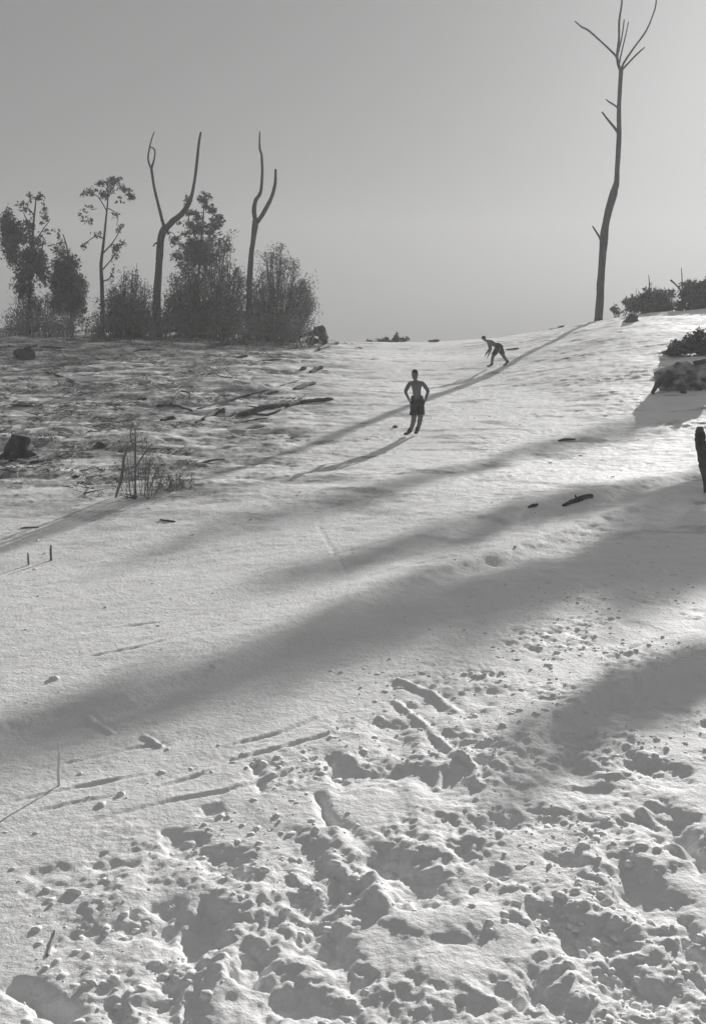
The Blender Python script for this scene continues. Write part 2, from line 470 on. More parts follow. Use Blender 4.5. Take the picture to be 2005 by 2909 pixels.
# ------------------------------------------------------------------ ground sheet
def build_ground():
    ys = [-60, -40, -25, -15, -8, -4, -1, 1, 2.5, 3.5]
    y = 4.4
    while y < 76:
        ys.append(y); y *= 1.0024
    for k in (78, 82, 88, 96, 110, 130, 160, 200, 250):
        ys.append(k)
    ys = np.array(ys)
    t_in = np.linspace(-1, 1, 661)
    outer = np.array([1.03, 1.08, 1.15, 1.25, 1.4, 1.6, 1.9, 2.3, 3, 4, 5.5, 8])
    t = np.concatenate([-outer[::-1], t_in, outer])
    half = .45 * np.clip(ys, 4, 76) + 2.6
    half = np.where(ys > 76, half + (ys - 76) * .1, half)
    X = t[None, :] * half[:, None]
    Y = np.repeat(ys[:, None], len(t), axis=1)
    Z = zfull(X.ravel(), Y.ravel()).reshape(X.shape)
    V = np.stack([X, Y, Z], axis=2).reshape(-1, 3)
    nr, nc = X.shape
    i = np.arange(nr - 1)[:, None] * nc + np.arange(nc - 1)[None, :]
    F = np.stack([i, i + 1, i + 1 + nc, i + nc], axis=2).reshape(-1, 4).astype(np.int32)
    me = bpy.data.meshes.new('ground')
    me.vertices.add(len(V)); me.vertices.foreach_set('co', V.ravel())
    me.loops.add(F.size); me.loops.foreach_set('vertex_index', F.ravel())
    me.polygons.add(len(F)); me.polygons.foreach_set('loop_start', np.arange(0, F.size, 4, dtype=np.int32))
    me.polygons.foreach_set('use_smooth', np.ones(len(F), dtype=bool))
    me.update(calc_edges=True)
    # litter cover (a property of the soil, read by the material)
    x = V[:, 0]; yy = V[:, 1]
    left = (1 - sstep(-4.5, 2.5, x + .2 + .9 * perlin(x * .3, yy * .3, 71))) * sstep(18, 25, yy + 2.0 * perlin(x * .4, yy * .2, 72))
    patch = fbm(x * .35, yy * .9, 73, 4)
    patch2 = fbm(x * 1.1, yy * 2.0, 74, 3)
    cover = left * (.60 + 1.2 * patch + .9 * patch2)
    thin = sstep(.25, .8, fbm(x * .5 + yy * .1, yy * 1.3, 75, 4) + .35 * (1 - sstep(-5, 5, x))) * sstep(14, 24, yy) * .8
    cover = np.clip(np.maximum(cover, thin), 0, 1)
    at = me.attributes.new('litter', 'FLOAT', 'POINT')
    at.data.foreach_set('value', cover.astype(np.float32))
    m, n, b = new_mat('pale_soil', .6, .7)
    b.inputs['Specular IOR Level'].default_value = .25
    an = n.nodes.new('ShaderNodeAttribute'); an.attribute_name = 'litter'
    tc = n.nodes.new('ShaderNodeTexCoord')
    nz = n.nodes.new('ShaderNodeTexNoise'); nz.inputs['Scale'].default_value = 1.1; nz.inputs['Detail'].default_value = 8
    nz.inputs['Roughness'].default_value = .62
    n.links.new(tc.outputs['Object'], nz.inputs['Vector'])
    rp = n.nodes.new('ShaderNodeValToRGB')
    rp.color_ramp.elements[0].position = .36; rp.color_ramp.elements[0].color = (.86,) * 3 + (1,)
    rp.color_ramp.elements[1].position = .62; rp.color_ramp.elements[1].color = (.92,) * 3 + (1,)
    n.links.new(nz.outputs[0], rp.inputs[0])
    fn = n.nodes.new('ShaderNodeTexNoise'); fn.inputs['Scale'].default_value = 9; fn.inputs['Detail'].default_value = 6
    n.links.new(tc.outputs['Object'], fn.inputs['Vector'])
    rp2 = n.nodes.new('ShaderNodeValToRGB')
    rp2.color_ramp.elements[0].position = .38; rp2.color_ramp.elements[0].color = (.16,) * 3 + (1,)
    rp2.color_ramp.elements[1].position = .62; rp2.color_ramp.elements[1].color = (.40,) * 3 + (1,)
    n.links.new(fn.outputs[0], rp2.inputs[0])
    mx = n.nodes.new('ShaderNodeMix'); mx.data_type = 'RGBA'
    n.links.new(an.outputs['Fac'], mx.inputs[0]); n.links.new(rp.outputs[0], mx.inputs[6]); n.links.new(rp2.outputs[0], mx.inputs[7])
    n.links.new(mx.outputs[2], b.inputs['Base Color'])
    # fine relief
    n1 = n.nodes.new('ShaderNodeTexNoise'); n1.inputs['Scale'].default_value = 22; n1.inputs['Detail'].default_value = 7; n1.inputs['Roughness'].default_value = .65
    n.links.new(tc.outputs['Object'], n1.inputs['Vector'])
    bp = n.nodes.new('ShaderNodeBump'); bp.inputs['Strength'].default_value = .7; bp.inputs['Distance'].default_value = .03
    n.links.new(n1.outputs[0], bp.inputs['Height']); n.links.new(bp.outputs[0], b.inputs['Normal'])
    me.materials.append(m)
    o = bpy.data.objects.new('ground', me); COL.objects.link(o)
    o['kind'] = 'structure'
    o['label'] = 'pale lumpy ground rising to a low crest'
    return o
build_ground()

# ------------------------------------------------------------------ traced bare trees
def traced(name, d, label, cat, trunk, branches, mat, base_uv=None, group=None, seed=0, part='branch'):
    u0, v0 = trunk[0][0], trunk[0][1]
    b = at_depth(u0, v0, d)
    zg = zat(b.x, d)
    t = thing(name, (b.x, d, zg - .05), label, cat, group)
    pts = [at_depth(u, v, d + (dd if dd else 0)) for u, v, w, dd in trunk]
    rad = [pxm(w, d) / 2 for u, v, w, dd in trunk]
    # flare and root into the ground
    foot = Vector((pts[0].x, d, zg - .4))
    if pts[0].z > zg:
        pts[0] = Vector((pts[0].x, d, zg + .02))
    pts = [foot] + pts; rad = [rad[0] * 1.25] + rad
    tube('trunk', pts, rad, mat, t, sides=12, seed=seed, wob=.07, sub=4)
    for i, br in enumerate(branches):
        p = [at_depth(u, v, d + dd) for u, v, w, dd in br]
        r = [pxm(w, d) / 2 for u, v, w, dd in br]
        tube(part, p, r, mat, t, sides=7, seed=seed + i + 1, wob=.08, sub=3)
    return t

traced('bare_tree', 63.5, 'tall bare dead tree standing alone on the right of the crest', 'tree',
       [(1699, 893, 26, 0), (1703, 850, 22, 0), (1706, 790, 21, 0), (1711, 720, 21, 0), (1716, 660, 22, 0), (1722, 620, 19, 0), (1731, 585, 20, 0),
        (1743, 545, 22, 0), (1750, 520, 15, 0), (1752, 480, 14, 0), (1756, 420, 14, 0), (1757, 370, 13, 0), (1757, 300, 11, 0), (1761, 230, 11, 0), (1763, 200, 12, 0)],
       [[(1763, 205, 9, 0), (1752, 165, 7, .1), (1757, 110, 6, .3), (1758, 60, 6, .2), (1765, 10, 5, .1), (1768, -60, 4, 0), (1764, -120, 2.5, 0)],
        [(1757, 190, 7, 0), (1752, 165, 7, -.1), (1735, 145, 5.5, -.4), (1700, 112, 5, -.8), (1670, 86, 5, -1.2), (1650, 76, 4, -1.4), (1632, 60, 3, -1.5)],
        [(1764, 200, 8, 0), (1770, 180, 6, .2), (1800, 135, 5, .6), (1834, 88, 4.5, 1.0), (1854, 40, 4, 1.3), (1862, 10, 4, 1.4), (1870, -60, 2.5, 1.5)],
        [(1764, 200, 7, 0), (1785, 178, 5, -.3), (1806, 156, 4.5, -.6), (1830, 134, 3, -.8)],
        [(1757, 185, 5, 0), (1764, 150, 4, .4), (1776, 100, 3.5, .8), (1784, 62, 2.5, 1.0)],
        [(1755, 150, 5, 0), (1766, 100, 4, -.4), (1772, 55, 3, -.6)],
        [(1757, 310, 6, 0), (1746, 300, 5, -.2), (1730, 290, 4, -.5), (1719, 282, 2.5, -.6)],
        [(1756, 378, 9, 0), (1742, 360, 7, .3), (1724, 338, 5.5, .6), (1709, 318, 4.5, .8)],
        [(1709, 690, 8, 0), (1701, 672, 6, -.3), (1690, 655, 5, -.5), (1682, 642, 3.5, -.6)]],
       M_bark, seed=10)

traced('forked_tree', 60.0, 'dead tree with thick trunk forked wide into two bare limbs', 'tree',
       [(444, 918, 28, 0), (446, 860, 24, 0), (449, 800, 21, 0), (453, 740, 19, 0), (456, 690, 21, 0), (461, 665, 20, 0), (470, 645, 19, 0)],
       [[(470, 650, 13, 0), (463, 632, 10, 0), (450, 580, 8, .2), (438, 530, 8, .4), (431, 482, 8, .5), (426, 470, 6, .6), (421, 450, 5, .6), (424, 428, 4.5, .6), (430, 400, 4, .6), (439, 374, 3, .7)],
        [(431, 478, 7, .5), (438, 455, 5, .3), (441, 430, 4.5, .3), (434, 420, 3.5, .3), (424, 418, 2.5, .4)],
        [(470, 652, 19, 0), (490, 630, 17, -.2), (515, 610, 15, -.4), (536, 580, 14, -.5), (546, 552, 10, -.5), (555, 500, 8, -.6), (562, 440, 8, -.7), (566, 405, 7, -.7), (571, 375, 5, -.7)],
        [(455, 700, 6, 0), (444, 690, 5, .3), (436, 700, 3, .5)]],
       M_bark, seed=30, part='limb')

traced('forked_tree', 61.5, 'slimmer dead tree split into two upright prongs beside the round bush', 'tree',
       [(706, 915, 19, 0), (708, 850, 17, 0), (711, 780, 16, 0), (714, 720, 14, 0), (720, 680, 14, 0), (724, 645, 17, 0), (727, 620, 18, 0)],
       [[(727, 632, 14, 0), (722, 600, 13, .1), (726, 570, 12, .2), (738, 552, 10, .2), (743, 530, 8, .2), (745, 480, 8, .3), (743, 440, 7, .3), (738, 420, 6, .3), (738, 374, 3.5, .3)],
        [(727, 634, 14, 0), (745, 612, 12, -.2), (762, 580, 11, -.3), (775, 550, 10, -.4), (782, 520, 9, -.4), (783, 480, 7, -.5)]],
       M_bark, seed=50, part='limb')

# ------------------------------------------------------------------ leafy trees
def leafy(name, d, label, trunk, branches, clumps, leaf, per, mat=M_leaf, bark=M_bark, seed=0, cat='tree', group=None, ydep=1.0, shape=2.2):
    u0, v0 = trunk[0][:2]
    b = at_depth(u0, v0, d); zg = zat(b.x, d)
    t = thing(name, (b.x, d, zg - .05), label, cat, group)
    pts = [Vector((b.x, d, zg - .3))] + [at_depth(u, v, d) for u, v, w in trunk[1:]]
    tube('trunk', pts, [pxm(w, d) / 2 for u, v, w in trunk], bark, t, sides=8, seed=seed)
    for i, br in enumerate(branches):
        rr = random.Random(seed + i)
        dd = rr.uniform(-.8, .8)
        tube('branch', [at_depth(u, v, d + dd * k / max(1, len(br) - 1)) for k, (u, v, w) in enumerate(br)], [pxm(w, d) / 2 for u, v, w in br], bark, t, sides=6, seed=seed + i)
    C = []
    rr = random.Random(seed * 3 + 1)
    for (u, v, ru, rv, dens) in clumps:
        p = at_depth(u, v, d)
        k = max(5, int(ru * rv / 42))
        for j in range(k):     # break each mass up into smaller tufts
            an = rr.uniform(0, 6.28); q = rr.uniform(0, 1) ** .5
            cu = u + ru * .8 * q * math.cos(an); cv = v + rv * .8 * q * math.sin(an)
            p = at_depth(cu, cv, d)
            s = rr.uniform(.25, .6)
            rx = pxm(max(7, ru * s), d); rz = pxm(max(6, rv * s), d)
            C.append((p.x, d + rr.uniform(-1, 1) * pxm(ru, d) * .9 * ydep, p.z, rx, rx, rz, max(8, int(per * dens * rx * rz * 4.2))))
    leaf_mesh('crown', C, leaf, mat, t, seed=seed, shape=shape)
    return t

leafy('gum_tree', 60, 'leafy tree at the left edge with a clumpy crown above pale trunks',
      [(82, 925, 10), (84, 860, 9), (88, 780, 8), (92, 700, 7), (98, 620, 5), (104, 560, 3)],
      [[(84, 850, 6), (70, 810, 5), (60, 770, 3)], [(88, 780, 5), (115, 740, 4), (122, 690, 3)], [(92, 700, 4), (125, 650, 3), (140, 630, 2)], [(95, 660, 4), (70, 610, 3)]],
      [(112, 552, 18, 18, 1), (84, 560, 18, 14, .8), (76, 590, 20, 20, .8), (130, 590, 12, 20, .9), (124, 620, 16, 20, 1), (88, 635, 24, 18, .9), (140, 655, 16, 14, 1),
       (70, 670, 24, 30, .6), (110, 690, 34, 26, .5), (90, 740, 40, 40, .8), (75, 800, 30, 50, .6), (125, 770, 24, 50, .7), (60, 640, 14, 20, .8), (95, 850, 20, 25, .35), (40, 700, 30, 60, .7), (20, 640, 30, 50, .7)],
      .085, 130, seed=101)
leafy('bushy_tree', 62.5, 'dense dark rounded tree beside the tree at the left edge',
      [(205, 930, 9), (203, 870, 8), (200, 800, 7), (195, 720, 5), (180, 665, 3)],
      [[(203, 860, 5), (225, 820, 4), (235, 780, 3)], [(201, 830, 5), (175, 780, 4), (168, 740, 3)]],
      [(168, 670, 12, 18, .7), (175, 710, 24, 24, 1), (195, 760, 36, 34, 1.3), (212, 810, 40, 40, 1.5), (222, 855, 34, 34, 1.5), (195, 860, 44, 40, 1.3), (165, 800, 24, 50, 1), (160, 870, 20, 30, .7), (215, 905, 36, 16, .8)],
      .075, 150, seed=102)
leafy('slender_tree', 59.5, 'slender sparse tree with a flat topped open crown',
      [(291, 945, 12), (292, 880, 11), (290, 800, 11), (288, 750, 10), (294, 700, 8), (300, 640, 6), (306, 580, 4), (309, 540, 3)],
      [[(308, 560, 3), (330, 520, 2.5), (350, 535, 2), (375, 555, 1.5)], [(304, 600, 3), (280, 560, 2.5), (250, 545, 1.5), (232, 550, 1.2)], [(296, 680, 4), (275, 670, 3), (245, 690, 2), (236, 700, 1.2)],
       [(293, 720, 4), (320, 690, 3), (345, 650, 2), (352, 640, 1.5)], [(289, 770, 4), (330, 720, 2.5), (340, 690, 1.5)], [(305, 590, 3), (335, 610, 2), (332, 640, 1.2)], [(290, 800, 4), (312, 790, 3), (326, 760, 2)]],
      [(328, 512, 24, 14, 1.6), (295, 520, 26, 14, 1.4), (355, 535, 20, 14, 1.5), (375, 555, 18, 15, 1.6), (296, 555, 24, 15, 1.5), (245, 548, 22, 14, 1.3), (320, 540, 20, 14, 1.0), (262, 538, 18, 10, .6), (256, 588, 20, 8, .4), (345, 650, 18, 14, .9),
       (330, 610, 18, 12, .4), (278, 668, 22, 10, .7), (240, 695, 12, 12, .5), (335, 700, 22, 20, .9), (328, 730, 12, 18, .7), (250, 630, 20, 16, .2), (235, 610, 18, 20, .15), (318, 780, 10, 26, .3), (340, 570, 14, 12, .3)],
      .075, 150, seed=103)
leafy('gum_tree', 62.0, 'open crowned leafy tree rising behind the wide forked dead tree',
      [(560, 925, 9), (562, 840, 8), (566, 760, 7), (572, 690, 6), (578, 620, 4), (580, 570, 3)],
      [[(572, 700, 4), (545, 650, 3), (530, 590, 2)], [(576, 650, 4), (610, 625, 3), (630, 615, 2)], [(568, 740, 4), (520, 700, 3), (490, 660, 2)], [(570, 720, 4), (620, 690, 3), (640, 670, 2)]],
      [(580, 565, 20, 20, 1.7), (592, 592, 22, 18, 1.6), (605, 640, 26, 22, 1.0), (560, 640, 30, 26, .7), (528, 570, 22, 12, 1.2), (550, 612, 28, 16, 1.1), (620, 622, 24, 14, 1.3), (508, 628, 18, 12, .4), (480, 655, 18, 14, .5), (500, 690, 24, 20, .6),
       (545, 668, 34, 16, .6), (600, 668, 36, 16, .7), (560, 700, 44, 24, .8), (640, 700, 18, 24, .7), (505, 740, 20, 28, .7), (575, 735, 50, 26, 1)],
      .08, 170, seed=104)

def thicket(name, d, label, u0, v0, stems, top, leafiness, mat=M_leaf, seed=0, cat='bush', wid=3.0, per=150, leaf=.085, group=None, stemmat=M_bark, spread=(.35, .75), scale=1.0):
    """many upright twiggy stems fanning from the ground; top = list of (u, v) outline"""
    rr = random.Random(seed)
    b = at_depth(u0, v0, d); zg = zat(b.x, d)
    t = thing(name, (b.x, d, zg - .05), label, cat, group)
    parts = []; C = []
    us = [p[0] for p in top]; vs = [p[1] for p in top]
    for i in range(stems):
        ut = rr.uniform(us[0], us[-1]); vt = float(np.interp(ut, us, vs)) + rr.uniform(0, 1) ** 1.5 * (v0 - float(np.interp(ut, us, vs))) * .6
        ub = u0 + (ut - u0) * rr.uniform(*spread)
        dd = rr.uniform(-1.4, 1.4) * scale
        pb = at_depth(ub, v0, d + dd); pb.z = zat(pb.x, pb.y) - .1
        pt = at_depth(ut, vt, d + dd * 1.3)
        pm = (pb + pt) / 2 + Vector((rr.uniform(-.25, .25), rr.uniform(-.2, .2), .2)) * scale
        w = pxm(rr.uniform(.7, 1.3) * wid, d) / 2
        parts.append(tube_data([pb, pm, pt], [w, w * .7, w * .3], 4, .1, i, 2))
        for k in range(3):
            f = rr.uniform(.35, .95); q = pb.lerp(pt, f)
            e = q + Vector((rr.uniform(-.6, .6), rr.uniform(-.5, .5), rr.uniform(.3, .9))) * scale
            parts.append(tube_data([q, q.lerp(e, .5) + Vector((0, 0, .08)) * scale, e], [w * .5, w * .4, w * .2], 3, .1, i, 1))
            if rr.random() < leafiness:
                s = rr.uniform(.22, .5) * scale
                C.append((e.x, e.y, e.z - .15, s, s, s * 1.1, int(per * s * s * 2.6)))
        if rr.random() < leafiness:
            s = rr.uniform(.25, .5) * scale
            C.append((pt.x, pt.y, pt.z - s * .6, s * .8, s * .8, s, int(per * s * s * 2.6)))
    V, F = merge(parts)
    st = link_mesh('stems', V, F, stemmat, t, smooth=False); st['kind'] = 'stuff'
    if C:
        leaf_mesh('foliage', C, leaf, mat, t, seed=seed)
    return t

thicket('thicket', 61.5, 'dark dense thicket between the two forked dead trees', 585, 938, 120,
        [(478, 850), (492, 760), (505, 800), (530, 690), (548, 740), (570, 660), (590, 690), (612, 640), (628, 680), (645, 660), (665, 740), (682, 770), (700, 840)], .72, seed=201, leaf=.06, per=105)
thicket('thicket', 60.5, 'low dark scrub against the foot of the wide forked tree', 560, 942, 70,
        [(465, 915), (480, 880), (520, 890), (560, 850), (620, 870), (690, 880)], .7, seed=202, leaf=.07, per=110)
thicket('round_bush', 62.0, 'round twiggy bush with fanning stems right of the slimmer forked tree', 770, 940, 110,
        [(712, 880), (722, 780), (735, 800), (750, 700), (775, 715), (800, 690), (820, 730), (838, 740), (850, 800), (866, 790), (885, 850)], .62, seed=203, leaf=.05, per=120)
thicket('scrub', 59.5, 'pale thin scrub between the slender tree and the forked trunk', 360, 938, 80,
        [(305, 870), (318, 790), (335, 830), (350, 760), (370, 800), (390, 745), (405, 810), (420, 780), (440, 850)], .35, mat=M_leaf_pale, seed=204, leaf=.06, per=70)
thicket('scrub', 58.5, 'low dark scrub beneath the slender tree', 350, 942, 45,
        [(300, 895), (330, 870), (370, 870), (410, 890), (445, 900)], .6, seed=205, leaf=.07, per=90)
thicket('scrub', 62.5, 'thin brush standing under the tree at the left edge', 90, 925, 50,
        [(40, 850), (60, 830), (100, 850), (140, 830), (160, 850)], .3, mat=M_leaf_pale, seed=206, leaf=.06, per=80)
thicket('leaning_shrub', 60.0, 'small shrub with bare stems leaning right beside the round bush', 790, 950, 22,
        [(800, 890), (830, 860), (860, 845), (885, 840)], .35, seed=207, leaf=.06, per=80)
thicket('scrub', 61.0, 'knee high dead scrub below the round bush', 790, 955, 50,
        [(700, 925), (750, 915), (800, 918), (840, 935), (862, 945)], .4, seed=208, leaf=.06, per=80)

for (us, d, lab, sd) in [((30, 210), 58.0, 'low tangled undergrowth at the foot of the trees at the left edge', 209), ((200, 460), 57.5, 'low tangled undergrowth between the rounded tree and the wide forked tree', 210),
                     ((440, 700), 58.5, 'low tangled undergrowth in front of the thicket', 211), ((660, 880), 58.0, 'low tangled undergrowth in front of the round bush', 212)]:
    thicket('undergrowth', d, lab, (us[0] + us[1]) / 2, 945, 50, [(us[0] + (us[1] - us[0]) * k / 8, 905 + 26 * ((k * 7 + sd) % 5) / 5 + (14 if k in (0, 8) else 0)) for k in range(9)], .5, seed=sd, leaf=.05, per=90, cat='undergrowth', mat=M_leaf, stemmat=M_bark_pale, spread=(.9, 1.05))
shrub_d = None
# right of the crest
def mound_bush(name, d, label, clumps, seed, mat=M_leaf, per=170, leaf=.09, cat='bush'):
    u = sum(c[0] for c in clumps) / len(clumps)
    b = at_depth(u, 890, d); zg = zat(b.x, d)
    t = thing(name, (b.x, d, zg - .1), label, cat)
    C = []; parts = []; rr = random.Random(seed)
    for (cu, cv, ru, rv, dens) in clumps:
        for j in range(max(4, int(ru * rv / 40))):
            an = rr.uniform(0, 6.28); q = rr.uniform(0, 1) ** .5
            p = at_depth(cu + ru * .8 * q * math.cos(an), cv + rv * .8 * q * math.sin(an), d)
            s = rr.uniform(.3, .7)
            rx = pxm(max(8, ru * s), d); rz = pxm(max(6, rv * s), d)
            y = d + rr.uniform(-1, 1) * pxm(ru, d)
            C.append((p.x, y, p.z, rx, rx, rz, int(per * dens * rx * rz * 3.6) + 8))
            g = Vector((p.x + rr.uniform(-.3, .3), y, zat(p.x, y) - .1))
            parts.append(tube_data([g, (g + Vector((p.x, y, p.z))) / 2 + Vector((.1, 0, 0)), Vector((p.x, y, p.z + rz * rr.uniform(.5, 2.2)))], [.03, .02, .01], 4, .1, j, 1))
    V, F = merge(parts)
    link_mesh('stems', V, F, M_bark, t, smooth=False)['kind'] = 'stuff'
    leaf_mesh('foliage', C, leaf, mat, t, seed=seed)
    return t
mound_bush('scrub_bush', 66, 'low dark pointed scrub on the crest right of the bare tree', [(1755, 878, 20, 12, 1), (1800, 862, 34, 22, 1), (1840, 845, 30, 28, 1.1), (1880, 852, 34, 28, 1), (1860, 875, 60, 16, 1), (1905, 835, 12, 10, .5), (1920, 870, 30, 14, .9)], 301)
mound_bush('scrub_bush', 65, 'taller dark rounded bush on the crest at the right edge', [(1965, 820, 30, 24, 1.1), (1990, 850, 40, 30, 1.1), (1945, 850, 20, 26, .9), (2030, 830, 50, 40, 1)], 302)
traced('sapling', 66, 'thin bare sapling poking up from the dark scrub on the crest', 'tree',
       [(1843, 850, 3.5, 0), (1843, 810, 3, 0), (1841, 780, 1.5, 0)], [[(1843, 815, 2, 0), (1850, 800, 1.2, .2)]], M_bark, seed=311)
traced('sapling', 66, 'leaning twig standing behind the taller bush at the right edge', 'tree',
       [(1938, 850, 4, 0), (1936, 800, 3, 0), (1934, 760, 1.5, 0)], [[(1937, 830, 5, 0), (1920, 810, 5, .2), (1903, 795, 5, .3)]], M_bark, seed=312)
# on the middle horizon
mound_bush('distant_bush', 70, 'far strip of low scrub along the middle of the horizon', [(1065, 972, 26, 5, .9), (1100, 968, 24, 7, 1), (1125, 966, 12, 10, 1.2), (1150, 966, 22, 8, 1), (1085, 970, 34, 6, .8)], 303)
leafy('distant_tree', 70, 'tiny far conical tree on the middle of the horizon', [(1126, 980, 5), (1126, 960, 4), (1126, 942, 2)], [], [(1126, 962, 10, 8, 1.2), (1126, 952, 5, 8, 1.2)], .07, 200, seed=304)

# ------------------------------------------------------------------ logs, stumps and sticks lying about
def log(name, label, pts, mat=M_char, cat=None, lift=.5, seed=0, group=None, sides=8, forks=()):
    """pts: (u, v, width px) laid on the ground"""
    P = []; Rr = []
    for u, v, w in pts:
        p = G(u, v); r = pxm(w, p.y) / 2
        P.append(Vector((p.x, p.y, p.z + r * lift))); Rr.append(r)
    # a stiff piece of wood bridges the small hollows
    zl = [P[0].z + (P[-1].z - P[0].z) * k / max(1, len(P) - 1) for k in range(len(P))]
    off = sum(p.z - z for p, z in zip(P, zl)) / len(P)
    for p, z in zip(P, zl):
        p.z = .25 * p.z + .75 * (z + max(off, 0))
    t = thing(name, P[0].copy(), label, cat or 'log', group)
    Rr = [Rr[0] * .8] + Rr[1:]
    tube('stem', P, Rr, mat, t, sides=12, seed=seed, wob=.3, sub=5)
    if mat is M_char and len(P) > 2 and max(w for u, v, w in pts) > 15 and v < 1500:      # a broken off stub
        q = P[1]; r = Rr[1]; rs = random.Random(seed)
        tube('stub', [q, q + Vector((rs.uniform(-1, 1), rs.uniform(-.5, .5), .9)) * r * 1.2, q + Vector((rs.uniform(-1.6, 1.6), rs.uniform(-.5, .5), 1.1)) * r * 1.5], [r * .3, r * .22, r * .08], mat, t, sides=6, seed=seed + 9, wob=.2)
    for fk in forks:
        Q = []; q = []
        for u, v, w, h in fk:
            p = G(u, v); r = pxm(w, p.y) / 2
            Q.append(Vector((p.x, p.y, p.z + r * lift + h))); q.append(r)
        tube('branch', Q, q, mat, t, sides=6, seed=seed + 5, wob=.12)
    return t

log('fallen_branch', 'dark forked branch lying on the left slope', [(445, 1158, 8), (490, 1156, 10), (515, 1160, 8), (545, 1172, 6)], seed=1, cat='branch',
    forks=[[(485, 1156, 8, 0), (500, 1140, 6, .1), (515, 1125, 5, .15), (540, 1128, 4, .1)]])
log('fallen_log', 'largest dark charred log on the left slope, left of the standing man', [(655, 1188, 10), (720, 1172, 20), (780, 1160, 22), (830, 1150, 13)], seed=2, forks=[[(700, 1180, 10, .05), (760, 1186, 9, .05), (805, 1172, 7, .1)]])
log('fallen_log', 'dark log joined end on to the right of the largest charred log', [(815, 1158, 14), (850, 1148, 14), (900, 1142, 10), (945, 1138, 7)], seed=3)
log('fallen_log', 'short dark log up the slope from the largest charred log', [(835, 1108, 7), (870, 1098, 12), (895, 1090, 9)], seed=4)
log('fallen_log', 'small dark log at the lower left end of the largest charred log', [(575, 1195, 8), (610, 1178, 18), (640, 1172, 12)], seed=5)
log('fallen_log', 'low flat dark log just below the thicket', [(592, 990, 8), (620, 984, 13), (652, 980, 9)], seed=6)
log('fallen_log', 'dark log lying on the skyline right of the uprooted stump', [(905, 996, 10), (930, 985, 13), (960, 978, 9)], seed=7)
log('fallen_log', 'small dark log on the middle skyline above the standing man', [(1218, 968, 6), (1235, 966, 9), (1246, 966, 7)], seed=8)
log('fallen_stick', 'dark stick lying on the slope just behind the bending man', [(1438, 994, 3), (1455, 993, 5), (1472, 992, 4)], seed=9, cat='stick')
log('fallen_log', 'thin dark log lying on the skyline left of the bare tree', [(1560, 931, 3), (1585, 928, 6), (1602, 926, 4)], seed=10)
log('fallen_log', 'dark slab of wood lying near the left edge below the trees', [(45, 1012, 20), (75, 1020, 34), (92, 1016, 20)], seed=11)
log('fallen_log', 'thin dark log slanting down the upper left slope', [(130, 1060, 5), (170, 1072, 9), (205, 1086, 7)], seed=12)
log('fallen_branch', 'small dark branch end on the left slope above the forked branch', [(390, 1137, 6), (405, 1137, 9), (418, 1136, 6)], seed=13, cat='branch')
log('fallen_branch', 'dark flattened branch just below the forked branch', [(458, 1197, 8), (480, 1192, 13), (497, 1192, 8)], seed=14, cat='branch')
log('fallen_log', 'pair of dark chunks of wood, right one, below the uprooted stump', [(880, 1060, 8), (900, 1052, 15), (915, 1048, 9)], seed=15)
log('fallen_log', 'small dark knob of wood left of the chunk below the uprooted stump', [(852, 1053, 6), (860, 1050, 12), (868, 1049, 8)], seed=16)
log('fallen_branch', 'thin dark branch lying far below the horizon scrub on the right slope', [(1585, 1254, 4), (1600, 1252, 9), (1632, 1250, 6)], seed=17, cat='branch')
log('fallen_log', 'dark ragged log on the lip of the shaded bank', [(1598, 1440, 8), (1640, 1422, 18), (1680, 1412, 12)], seed=18)
log('fallen_branch', 'short dark branch at the lip of the shaded bank, left of the ragged log', [(1500, 1445, 8), (1515, 1441, 12), (1525, 1438, 8)], seed=19, cat='branch')
for i, (lab, pts) in enumerate([
    ('small dark log on the left slope straight below the low flat dark log', [(672, 1018, 5), (690, 1015, 9), (704, 1013, 6)]),
    ('thin dark stick on the left slope above the short dark log', [(735, 1028, 3), (765, 1024, 5), (800, 1022, 3)]),
    ('dark splintered branch on the left slope above the largest charred log', [(735, 1128, 5), (764, 1120, 9), (790, 1116, 5)]),
    ('long thin dark pole above and parallel to the largest charred log', [(560, 1165, 4), (660, 1140, 6), (760, 1108, 5), (850, 1082, 3)]),
    ('dark stick sticking out under the largest charred log', [(640, 1215, 4), (700, 1200, 6), (760, 1190, 4)]),
    ('small dark chip of wood on the left slope above the small dark stump', [(190, 1245, 4), (202, 1242, 8), (214, 1240, 4)]),
    ('upper of two small dark chips below the small dark stump', [(205, 1359, 4), (216, 1357, 9), (226, 1356, 5)]),
    ('lower of two small dark chips below the small dark stump', [(222, 1375, 4), (231, 1373, 8), (240, 1373, 4)]),
    ('dark branch on the ground right of the big squat stump at the left edge', [(85, 1318, 4), (108, 1314, 9), (135, 1308, 5)]),
    ('flat dark streak of wood at the left edge above the big squat stump', [(36, 1156, 6), (60, 1154, 9), (95, 1156, 5)]),
    ('grey branch lying across the slope right of the low grey shrub', [(556, 1320, 4), (590, 1314, 7), (640, 1305, 4)]),
    ('grey stick on the ground at far left below the rough slope', [(60, 1502, 4), (85, 1500, 6), (112, 1499, 3)]),
    ('small dark root end on the ground below the low grey shrub', [(455, 1478, 4), (475, 1482, 7), (498, 1484, 4)]),
    ('dark stick at the foot of the scrub near the left end of the tree line', [(120, 985, 4), (150, 992, 7), (185, 990, 4)]),
    ('dark log at the foot of the tree line left of the low flat dark log', [(380, 1000, 4), (405, 996, 8), (430, 995, 4)])]):
    log('fallen_branch', lab, pts, [M_char, M_bark_pale][lab.startswith('grey')], seed=90 + i, cat='branch')
log('fallen_branch', 'grey crooked stick in the lower left corner of the foreground', [(135, 2720, 7), (150, 2680, 8), (158, 2650, 5)], noisy('grey_stick_c', .3, .4, 8), seed=28, cat='branch')

